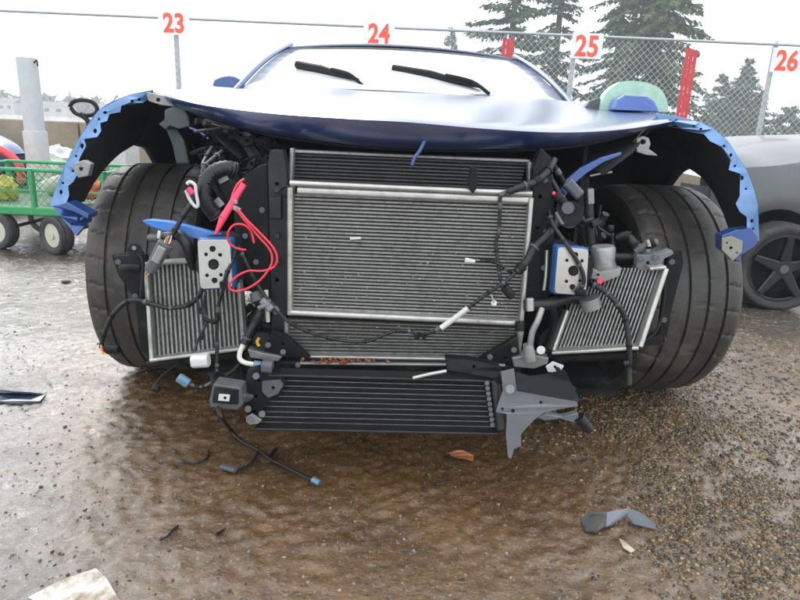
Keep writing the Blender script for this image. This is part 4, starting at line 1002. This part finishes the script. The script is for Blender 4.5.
o = MB().tube([P(-30,135,4.6), P(-4,147,4.6), P(12,157,4.6), P(20,168,4.6), P(21,182,4.62)], .030, n=10, smooth=5).build('red_tube_guard', mat('red_paint', (.65,.02,.04), .35, coat=.5), None, smooth=True)
tag(o, 'bent red tube beside the blue car at the far left', 'tube')
# white box and traffic things by the wall
o = MB().box((P(124,152,5.8).x, 5.8, .36), (.16, .3, .72)).build('white_cabinet', M_white, None, bevel=.01)
tag(o, 'small white cabinet seen through the left wheel arch', 'cabinet')
for (cx, cy, lab) in ((62, 150, 'white pile showing right of the tall post, above the cart'),):
    rag('white_heap', (cx, cy+12, .20, .13), 5.4, M_white, 9, lab, 'heap')

# ------------------------------------------------------------------ grey car on the right
gc = empty('parked_car', (2.9, 4.2, -.13), 'silver grey car with black five spoke wheel at the right edge', 'car')
M_sil = mat('silver_paint', (.085, .09, .095), .36, .3, .06, 3, coat=.35, dirt=(.28,.27,.26), dirtamt=.3)
WC = P(778, 257, 3.72); ga = R(10)
gx = Matrix.Translation((WC.x, WC.y, 0)) @ Matrix.Rotation(ga, 4, 'Z')     # local +x runs rearwards, local -y faces the viewer
gz0 = float(ground_z(WC.x, WC.y))
def gp(x, y, z): return gx @ Vector((x, y, z + gz0))
RW = .268
# side/front shell with arch cut: rows by height, columns along length
def gray_car():
    W_ = 1.70
    # nose stations: (x along, z top edge of shoulder)
    b = MB()
    def shoulder(x):  # height of fender crest along length
        return .70 + .13*sst(-.46, -.22, x) + .10*sst(-.3, .6, x) + .06*sst(.6, 1.4, x)
    def wy(x):       # outer side position (local y), nose rounds away
        return .10 + .62*(1-min(1, (x+.62)/.55))**2.4 if x < -.07 else .10 - .0*x
    xs_ = [-.37, -.365, -.36, -.35, -.34, -.325, -.26, -.2, -.13, -.06, 0, .06, .13, .2, .26, .33, .42, .6, .9, 1.2, 1.45, 2.2, 2.8, 3.3, 3.4]
    AR = .325
    def arch(x, z0=.27):
        return z0 + math.sqrt(AR*AR-x*x) if abs(x) < AR else .17
    rows = [[], [], [], [], [], [], []]
    for x in xs_:
        zt_ = float(shoulder(x)); zb_ = float(arch(x)); y0 = float(wy(x)) - .06
        y0 += 0
        for k in range(7):
            t = k/6; z = zb_ + (zt_-zb_)*t
            rows[k].append(gp(x, y0 + (.012 if k == 0 and abs(x) < AR else 0) + .05*t**3, z))
    b.grid(rows)
    # hood / top skin from near crest across to the far side
    top = []
    for k in range(9):
        t = k/8; r_ = []
        for x in xs_[:19]:
            y0 = float(wy(x)) - .01; yf = y0 + (1.64-2*y0)*t if x < -.07 else y0+1.62*t
            hood_ = .10*math.sin(math.pi*min(1, max(0, t)))**.6*float(sst(-.48, -.1, x))
            r_.append(gp(x, yf, float(shoulder(x)) + hood_))
        top.append(r_)
    b.grid(top)
    sh = b.build('body', M_sil, gc, smooth=True)
    # bumper front face
    f = []
    for k in range(6):
        t = k/5; r_ = []
        for j in range(13):
            u = j/12; y = .60 + .55*u
            r_.append(gp(-.37 - .03*math.sin(math.pi*u)*(1-abs(t-.45)), float(wy(-.37)) - .01 + (.30)*u, .20+(.70-.20)*t))
        f.append(r_)
    MB().grid(f).build('bumper', M_sil, gc, smooth=True)
    # dark wheel well
    w = MB(); w.grid([[gp(math.cos(a)*AR, y, .27+math.sin(a)*AR) for a in [math.pi*k/16 for k in range(17)]] for y in (.05, .42)])
    w.add([gp(-AR, .42, 0), gp(AR, .42, 0), gp(AR, .42, .6), gp(-AR, .42, .6)], [(0, 1, 2, 3)])
    w.build('wheel_well', M_liner, gc)
    MB().add([gp(1.5, .2, .98), gp(1.5, 1.5, .98), gp(2.1, 1.35, 1.42), gp(2.1, .35, 1.42)], [(0, 1, 2, 3)]).build('windscreen', MATS['car_glass'], gc, solid=.01)
    MB().grid([[gp(x, y, z) for y in (.33, .6, 1.1, 1.37)] for x, z in ((2.08, 1.43), (2.5, 1.48), (2.9, 1.43), (3.4, 1.1))]).build('roof', M_sil, gc, smooth=True, solid=.02)
    MB().add([gp(1.55, .12, .98), gp(2.1, .34, 1.42), gp(2.9, .34, 1.42), gp(3.35, .12, .98)], [(0, 1, 2, 3)]).build('side_window', MATS['car_glass'], gc, solid=.01)
    # wheel, steered so that its face turns to the viewer
    wl = Vector((WC.x, WC.y, gz0 + RW - .012)); rz = ga + R(-90) + R(8)
    vs, fs = tyre_mesh('w', RW, .20, .205, [-.045, 0, .045], seg=120, lat=30)
    # local x of the tyre -> outward axis
    out = (gx.to_3x3() @ Vector((-.02, -1, 0))).normalized(); ang = math.atan2(out.y, out.x) - R(12)
    t = MB(); t.add(place(vs, wl + out*.0, ang), fs)
    for i, v in enumerate(t.v):   # flat tyre: squashed where it meets the ground
        zmin = gz0 - .004
        if v[2] < zmin + .05:
            k = (zmin+.05-v[2]); t.v[i] = (v[0]+(v[0]-wl.x)*k*1.2, v[1]+(v[1]-wl.y)*k*1.2, zmin + (v[2]-(wl.z-RW))*.9)
    wh = t.build('wheel', mat('grey_tyre', (.028,.026,.025), .7, 0, .3, 12, dirt=(.11,.095,.08), dirtamt=.4), gc, smooth=True)
    M_rimb = mat('black_rim', (.003,.003,.004), .22, 0, .1, spec=.5)
    rm = rim_mb(.205, .19)
    for k in range(5):
        a = 2*math.pi*k/5 + .3
        c_, s_ = math.cos(a), math.sin(a)
        rm.beam((.075, .03*c_, .03*s_), (.085, .19*c_, .19*s_), .075, .03, .045, up=Vector((1, 0, 0)))
    rm.cyl((.05, 0, 0), (.092, 0, 0), .045, n=20)
    rm.v = place(rm.v, wl, ang); rm.build('rim', M_rimb, wh, bevel=.004)
    cc = MB().cyl((.092, 0, 0), (.097, 0, 0), .026, n=20); cc.v = place(cc.v, wl, ang); cc.build('centre_cap', M_grey, wh, smooth=True)
    dk = MB().cyl((-.05, 0, 0), (-.03, 0, 0), .195, n=28); dk.v = place(dk.v, wl, ang); dk.build('brake_disc', M_black, wh)
    w2 = MB(); w2.tube([gp(2.5, .0, .30), gp(2.5, .2, .30)], .30, n=40, smooth=1); w2.build('rear_wheel', MATS['grey_tyre'], gc, smooth=True)
gray_car()
# grey block by the front of the silver car
o = MB().box((P(735,215,4.6).x, 4.6, .25), (.42, .4, .62)).build('concrete_block', mat('grey_concrete', (.20,.20,.20), .8, 0, .15, 8, bump=.4), None, bevel=.012)
tag(o, 'grey concrete block seen between the right tyre and the silver car', 'block')

# ------------------------------------------------------------------ trees
M_bark = mat('bark', (.07, .055, .045), .9, 0, .3, 8, bump=.8)
def needle_mat(name, c):
    m = mat(name, c, .65, 0, .45, 1.3, col2=tuple(x*1.7 for x in c)); return m
M_nd = [needle_mat('fir_needles', (.036, .092, .030)), needle_mat('fir_needles_olive', (.060, .098, .026)), needle_mat('fir_needles_blue', (.030, .082, .038))]
def conifer(px, Yt, height, rad, base, seed, label, dens=1.0, m=0, whorl=.45, droop=.35, leaf=.22, z0=None, group='conifers beyond the fence', power=.85):
    rg = np.random.default_rng(seed); x = P(px, 60, Yt).x
    zb_ = 0.0 if z0 is None else z0
    root = empty('conifer_tree', (x, Yt, zb_), label, 'tree', group)
    tr = MB(); bend = rg.uniform(-.15, .15, 2)
    pts = [Vector((x+bend[0]*math.sin(t*2), Yt, zb_+height*t)) for t in np.linspace(0, 1, 10)]
    tr.tube(pts, [max(.02, height*.014*(1-t)) for t in np.linspace(0, 1, 28)], n=8, smooth=3)
    V = []; F = []
    z = base
    while z < height*.985:
        t = (z-base)/(height-base); L0 = rad*(1-t)**power
        nb_ = max(3, int((6+rg.integers(0, 4))*dens))
        for k in range(nb_):
            a = rg.uniform(0, 2*math.pi); L = L0*rg.uniform(.55, 1.12)
            if rg.random() < .12: continue
            zz = z + rg.uniform(-.2, .2); up = .25*(t-.3)
            d = np.array([math.cos(a), math.sin(a)])
            segs = max(4, int(L/(leaf*.8)))
            bp_ = []
            for i in range(segs+1):
                s = i/segs; r = L*s; h = zz + L*(up*s - droop*s*s + .12*s**4)
                bp_.append(Vector((x+d[0]*r, Yt+d[1]*r, zb_+h)))
            tr.tube(bp_[::2] if len(bp_) > 4 else bp_, [max(.008, .035*L/3*(1-i/8)) for i in range(8)], n=4, smooth=1)
            for i in range(1, segs+1):
                s = i/segs; p = bp_[i]; sl = leaf*(1.5-.7*s)*min(1.3, .5+L*.4)
                for side in (-1, 1, 0, -1, 1, -1, 1, 0):
                    w = Vector((-d[1], d[0], 0))*side
                    dirv = (Vector((d[0], d[1], -.15))*rg.uniform(.3, 1) + w*rg.uniform(.5, 1.1) + Vector((0, 0, rg.uniform(-.7, .1)))).normalized()
                    ln = sl*rg.uniform(.6, 1.5); q_ = Vector(rg.normal(size=3)); q_ = (q_ - dirv*q_.dot(dirv)).normalized()*leaf*rg.uniform(.14, .34)
                    p2 = p + Vector(rg.normal(size=3)*leaf*.22)
                    k0 = len(V)
                    V.extend([p2-q_*.3, p2+dirv*ln*.45+q_, p2+dirv*ln+Vector((0, 0, -.04)), p2+dirv*ln*.5-q_]); F.append((k0, k0+1, k0+2, k0+3))
        z += whorl*rg.uniform(.7, 1.3)
    tr.build('trunk', M_bark, root, smooth=True)
    c = MB(); c.v = V; c.f = F; c.build('crown', M_nd[m], root, fixn=False)
    return root
conifer(510, 34, 17, 2.9, 1.5, 1, 'tall dark fir left of sign 25, leftmost of the tall trees beyond the fence', 1.0, 0, .55, .22)
conifer(556, 38, 19, 2.1, 1.2, 2, 'tall narrow fir between the leftmost tall tree and sign 25', .9, 2, .5, .32)
conifer(618, 36, 18, 2.6, 1.0, 3, 'thin open fir rising just right of sign 25', .9, 0, .55, .35)
conifer(655, 33, 18, 3.2, .8, 4, 'dense olive green fir left of the tall red slats, bushiest of the tall trees', 1.5, 1, .38, .40)
conifer(750, 46, 6.3, 2.6, .3, 5, 'short pointed conifer between the red slats and sign 26', 1.5, 2, .28, .25, leaf=.24)
conifer(727, 47, 5.3, 2.6, .3, 6, 'shorter conifer at the left of the pointed one near sign 26', 1.4, 2, .28, .25, leaf=.24)
conifer(768, 45, 4.0, 2.2, .3, 8, 'lowest conifer behind the post of sign 26', 1.4, 0, .28, .25, leaf=.24)
conifer(450, 62, 9.8, 2.6, .8, 7, 'small distant conifer poking up above the roof of the blue coupe', 1.3, 2, .4, .25, leaf=.3)
conifer(800, 44, 3.3, 2.6, .2, 9, 'low green tree at the right edge behind the silver car', 1.4, 0, .25, .25, leaf=.24)

# distant hill with tree line and houses
M_hill = mat('hill_woods', (.055, .075, .055), .9, 0, .4, .08, bump=0)
hx = np.linspace(-240, 240, 170); rows = []
for dy, hh in ((0, 0), (4, .55), (14, .85), (40, 1.0), (90, .8)):
    r_ = []
    for x in hx:
        h = 2.7 + .75*math.sin(x*.037+1) + .5*math.sin(x*.1) + (random.random()-.5)*.6*(1 if hh else 0)
        h *= 1 if x < 60 else max(.35, 1-(x-60)/120)
        r_.append(Vector((x, 118+dy*.6, -1+(h+1)*hh)))
    rows.append(r_)
hl = MB().grid(rows).build('hills', M_hill, None, smooth=False, origin='world', fixn=False)
tag(hl, 'low hazy wooded hills on the horizon', None, None, 'structure')
ft = MB(); rg = np.random.default_rng(3); V = []; F = []
for k in range(420):
    x = rg.uniform(-112, 24); y = rg.uniform(112, 122); h = rg.uniform(1.3, 2.8); w = rg.uniform(.55, 1.4); b0 = rg.uniform(-.5, .8)
    for j in range(16):
        c = Vector((x+rg.normal()*w*.5, y+rg.normal()*w*.4, b0+h*rg.uniform(.2, 1))); s = w*rg.uniform(.3, .6)
        k0 = len(V); V.extend([c+Vector(rg.normal(size=3))*s for _ in range(4)]); F.append((k0, k0+1, k0+2, k0+3))
ft.v = V; ft.f = F; fo = ft.build('far_wood', needle_mat('far_wood', (.06, .075, .06)), None, fixn=False, origin='world'); tag(fo, 'far line of trees on the hazy horizon at the left', 'trees', None, 'stuff')
M_wallp = mat('pale_house_wall', (.60, .58, .54), .8); M_roofp = mat('grey_roof', (.20, .19, .19), .8)
for px, w, h, lab in ((8, 4, 1.7, 'pale house with grey roof on the skyline left of the tall post'), (52, 6.5, 1.4, 'long pale building on the skyline right of the tall post'), (112, 3.5, 1.5, 'small pale house on the skyline above the left fender')):
    c = P(px, 112, 106); hs = empty('house', (c.x, 106, 0), lab, 'house')
    MB().box((c.x, 106, h/2), (w, 3, h)).build('wall', M_wallp, hs)
    MB().add([(c.x-w/2-.25, 104.4, h+.01), (c.x+w/2+.25, 104.4, h+.01), (c.x+w/2+.25, 107.6, h+.01), (c.x-w/2-.25, 107.6, h+.01), (c.x-w/2-.25, 106, h+.7), (c.x+w/2+.25, 106, h+.7)], [(0,1,5,4), (2,3,4,5), (0,4,3), (1,2,5), (0,3,2,1)]).build('roof', M_roofp, hs)
    for k in range(3): MB().box((c.x-w*.3+k*w*.3, 104.46, h*.55), (w*.12, .06, .5)).build('window', M_grey, hs)

# ------------------------------------------------------------------ gravel and loose things on the ground
def gravel(name, N, sampler, smin, smax, cols, label):
    ico_v = []; t = (1+5**.5)/2
    for a in ((-1,t,0),(1,t,0),(-1,-t,0),(1,-t,0),(0,-1,t),(0,1,t),(0,-1,-t),(0,1,-t),(t,0,-1),(t,0,1),(-t,0,-1),(-t,0,1)): ico_v.append(a)
    ico_v = np.array(ico_v)/math.sqrt(1+t*t)
    ico_f = np.array([(0,11,5),(0,5,1),(0,1,7),(0,7,10),(0,10,11),(1,5,9),(5,11,4),(11,10,2),(10,7,6),(7,1,8),(3,9,4),(3,4,2),(3,2,6),(3,6,8),(3,8,9),(4,9,5),(2,4,11),(6,2,10),(8,6,7),(9,8,1)])
    x, y = sampler(N); N = len(x); z = ground_z(x, y)
    s = smin + (smax-smin)*rng.random(N)**2.2
    V = ico_v[None]*(1+rng.uniform(-.22, .22, (N, 12, 1)))*np.stack([s*rng.uniform(.7, 1.3, N), s*rng.uniform(.7, 1.3, N), s*rng.uniform(.45, .8, N)], -1)[:, None]
    a = rng.uniform(0, 6.28, N); ca, sa = np.cos(a)[:, None], np.sin(a)[:, None]
    X_ = V[..., 0]*ca - V[..., 1]*sa + x[:, None]; Yv = V[..., 0]*sa + V[..., 1]*ca + y[:, None]; Zv = V[..., 2] + (z + s*.02)[:, None]
    co = np.stack([X_, Yv, Zv], -1).reshape(-1, 3).astype(np.float32)
    f = (ico_f[None] + (np.arange(N)*12)[:, None, None]).reshape(-1, 3).astype(np.int32)
    me = bpy.data.meshes.new(name); me.vertices.add(len(co)); me.vertices.foreach_set('co', co.reshape(-1))
    me.loops.add(f.size); me.loops.foreach_set('vertex_index', f.reshape(-1)); me.polygons.add(len(f)); me.polygons.foreach_set('loop_start', np.arange(0, f.size, 3, dtype=np.int32))
    me.update(calc_edges=True)
    at = me.color_attributes.new('stone', 'FLOAT_COLOR', 'POINT'); cc = np.array(cols)[rng.integers(0, len(cols), N)]*rng.uniform(.6, 1.3, (N, 1))
    at.data.foreach_set('color', np.repeat(np.concatenate([cc, np.ones((N, 1))], 1), 12, 0).reshape(-1).astype(np.float32))
    me.polygons.foreach_set('use_smooth', np.ones(len(f), bool))
    m = bpy.data.materials.new(name+'_stone'); m.use_nodes = True; n = m.node_tree; b = n.nodes['Principled BSDF']
    v = n.nodes.new('ShaderNodeVertexColor'); v.layer_name = 'stone'
    tn = n.nodes.new('ShaderNodeTexNoise'); tn.inputs['Scale'].default_value = 160; mxn = n.nodes.new('ShaderNodeMix'); mxn.data_type = 'RGBA'; mxn.blend_type = 'MULTIPLY'; mxn.inputs[0].default_value = .6
    n.links.new(v.outputs[0], mxn.inputs[6]); n.links.new(tn.outputs['Color'], mxn.inputs[7]); n.links.new(mxn.outputs[2], b.inputs['Base Color']); b.inputs['Roughness'].default_value = .32
    me.materials.append(m); o = bpy.data.objects.new(name, me); COL.objects.link(o); tag(o, label, None, None, 'stuff'); return o
GC = [(.26,.14,.045),(.30,.19,.07),(.10,.085,.06),(.055,.05,.04),(.15,.105,.06),(.34,.24,.11),(.18,.08,.03),(.09,.085,.06),(.05,.042,.034),(.34,.28,.18),(.13,.10,.065),(.20,.13,.06)]
def samp_right(N):
    u = rng.random(N*4)
    px = rng.uniform(540, 830, N*4); py = rng.uniform(372, 600, N*4)
    # band running from under the right tyre down to the lower right corner
    cx = 618 + (py-372)*.88; wdt = 60 + (py-372)*.16
    d = np.abs(px-cx)/wdt
    patch = np.clip(.75 + 2.6*(vnoise(px, py*1.6, 34., 31)+.6*vnoise(px, py*1.6, 13., 32)), .12, 1.2)
    keep = rng.random(N*4) < patch* np.exp(-(d**2.4))*np.clip(1.25-(py-372)/260., .22, 1)
    px, py = px[keep][:N], py[keep][:N]
    xs_, ys_ = [], []
    Mi = np.array(CM)
    dd = np.stack([(px-400)/FPX, -(py-300)/FPX, -np.ones(len(px))]); w = Mi @ dd; t = -CAM.z/w[2]
    return w[0]*t, w[1]*t
gravel('gravel', 24000, samp_right, .0014, .0060, GC, 'wet multicoloured gravel in a band from the right tyre to the lower right corner')
def samp_under(N):
    x = rng.uniform(.35, 1.9, N); y = rng.uniform(1.5, 2.8, N); return x, y
gravel('gravel', 5000, samp_under, .003, .009, GC, 'wet gravel under and behind the right front tyre')
def samp_all(N): 
    y = .85 + 3.4*rng.random(N)**1.5; x = rng.uniform(-.78, .82, N)*(y+.25); return x, y
gravel('grit', 7000, samp_all, .0012, .0045, [(.12,.085,.05),(.08,.06,.045),(.24,.20,.15),(.06,.045,.03),(.34,.30,.25)], 'scattered grit and small stones all over the wet mud')
def samp_clod(N):
    y = 1.2 + 3.2*rng.random(N); x = rng.uniform(-.85, -.25, N)*(y+.2); return x, y
gravel('mud_crumbs', 420, samp_clod, .002, .007, [(.10,.08,.06),(.14,.11,.085),(.07,.055,.04)], 'dark mud crumbs on the wet ground left of the car')

def gplate(name, pts, m, label, cat, hs=None, th=.003):
    """flat scrap lying on the ground, outline in photo pixels, each corner with its own lift"""
    hs = hs or [.006]*len(pts); f = [G(p[0], p[1], h) for p, h in zip(pts, hs)]; n = len(f)
    b = MB(); tri = tessellate_polygon([[Vector((p[0], p[1], 0)) for p in pts]])
    b.add(f + [v + Vector((0, 0, -th)) for v in f], [tuple(t) for t in tri] + [tuple(n+i for i in reversed(t)) for t in tri] + [(i, (i+1) % n, n+(i+1) % n, n+i) for i in range(n)])
    return tag(b.build(name, m, None, bevel=.0006), label, cat)
M_dpl = mat('dark_scrap', (.04,.048,.06), .35, 0, .2, 12, dirt=(.12,.09,.06), dirtamt=.4)
sc1 = empty('plastic_scrap', G(610, 520, 0), 'torn dark grey plastic shard curled on the mud at lower right', 'scrap')
def sub(pts, hs, m):
    f = [G(p[0], p[1], h) for p, h in zip(pts, hs)]; n = len(f); b = MB()
    b.add(f+[v+Vector((0, .002, -.003)) for v in f], [tuple(range(n)), tuple(range(2*n-1, n-1, -1))]+[(i, (i+1) % n, n+(i+1) % n, n+i) for i in range(n)]); b.build('shard', m, sc1)
sub([(581,520),(590,512),(607,512),(606,526),(596,533),(586,531)], [.006, .012, .022, .010, .006, .006], M_dpl)
sub([(607,512),(628,508),(629,512),(612,525),(606,527)], [.022, .035, .030, .010, .008], mat('scrap_face', (.15,.16,.18), .4, 0, .2, 14))
sub([(628,508),(640,512),(657,525),(654,529),(634,524),(627,516)], [.030, .020, .010, .008, .010, .018], mat('scrap_face_b', (.10,.11,.12), .45, 0, .2, 14))
gplate('panel_fragment', [(-14,391),(0,389),(12,391),(30,392),(46,394),(40,401),(20,403),(0,401),(-14,399)], mat('navy_scrap', (.03,.045,.08), .3, 0, .2, 10, coat=.5, dirt=(.12,.12,.13), dirtamt=.4), 'navy blue body panel fragment on the mud at the left edge', 'fragment', [.012,.022,.026,.024,.010,.006,.008,.008,.006], .006)
gplate('paper_sheet', [(28,597),(60,580),(96,568),(106,577),(122,604),(60,615)], mat('muddy_paper', (.74,.73,.70), .6, 0, .05, 8, dirt=(.24,.18,.12), dirtamt=.9, dscale=20), 'white sheet of paper spattered with mud at lower left', 'paper', [.010,.014,.016,.012,.008,.008], .001)
gplate('fallen_leaf', [(448,453),(456,450),(462,450),(468,452),(474,456),(473,461),(466,459),(459,458),(452,456)], mat('orange_leaf', (.38,.15,.05), .5, 0, .35, 40), 'orange brown fallen leaf below the oil cooler', 'leaf', [.006,.012,.014,.014,.008,.006,.009,.008,.006], .001)
gplate('pale_chip', [(619,538),(624,540),(629,545),(635,550),(631,552),(623,547)], mat('pale_chip', (.45,.38,.28), .6), 'pale wood chip below the dark grey shard', 'chip')
for pts, lab in (([(181,459),(187,462),(196,463),(205,460),(209,453),(208,450)], 'short curved black wire left of the trailing harness'),
                 ([(160,540),(168,536),(172,531),(178,526)], 'thin dark twig in the mud at lower left'),
                 ([(216,535),(222,531),(226,528)], 'tiny dark twig in the middle of the left puddle')):
    o = MB().tube([G(x, y, .006) for x, y in pts], [.0028]*40, n=6).build('wire_scrap' if 'wire' in lab else 'twig', M_rub, None, smooth=True); tag(o, lab, 'wire' if 'wire' in lab else 'twig')
rg2 = random.Random(4)
for k, (x, y, w) in enumerate([(66,282,6),(190,458,0),(440,484,7),(425,490,5),(352,487,6),(446,492,4),(574,461,4),(570,552,4),(660,543,3),(513,505,4),(500,503,3),(640,462,3)]):
    if not w: continue
    big_ = k == 0
    c = G(x, y, .004); s_ = w/FPX*c.y*.55; b = MB(); rows = []
    for i in range(6):
        a = i/5*math.pi; row = [c + Vector((s_*1.4*math.sin(a)*math.cos(j/9*6.283)*rg2.uniform(.7, 1.2), s_*math.sin(a)*math.sin(j/9*6.283)*rg2.uniform(.7, 1.2), s_*.5*math.cos(a)+s_*.2)) for j in range(9)]; row.append(row[0]); rows.append(row)
    o = b.grid(rows).build('mud_clod', mat('dark_clod', (.035,.03,.026), .5, 0, .3, 60), None)
    nm = ['dark lump on the wet ground left of the left tyre, below the cart wheel', '', 'largest dark clod below the middle of the oil cooler', 'dark clod just left of the largest clod below the cooler', 'dark clod in the mud below the left part of the cooler', 'small dark clod just right of the largest clod below the cooler', 'dark clod beside the gravel below the torn bracket', 'dark clod left of the pale wood chip', 'dark clod right of the pale wood chip', 'rightmost of two dark clods in the middle foreground', 'leftmost of two dark clods in the middle foreground', 'dark clod at the edge of the gravel band'][k]
    tag(o, nm, 'clod', 'dark clods in the mud')

# ------------------------------------------------------------------ thin volume added to stand for lens glare over the trees
hz = MB().box((0, 80, 10.5), (520, 230, 25.0)).build('haze', bpy.data.materials.new('glare_haze'), None, origin='world')
hz['kind'] = 'stuff'; hz['label'] = 'thin pale veil added over the yard, standing for lens glare'
hm = hz.data.materials[0]; hm.use_nodes = True; hn = hm.node_tree; hn.nodes.clear()
ho = hn.nodes.new('ShaderNodeOutputMaterial'); pv_ = hn.nodes.new('ShaderNodeVolumePrincipled')
pv_.inputs['Color'].default_value = (.93, .96, 1, 1); pv_.inputs['Density'].default_value = .0040; pv_.inputs['Anisotropy'].default_value = .2
hn.links.new(pv_.outputs[0], ho.inputs['Volume'])
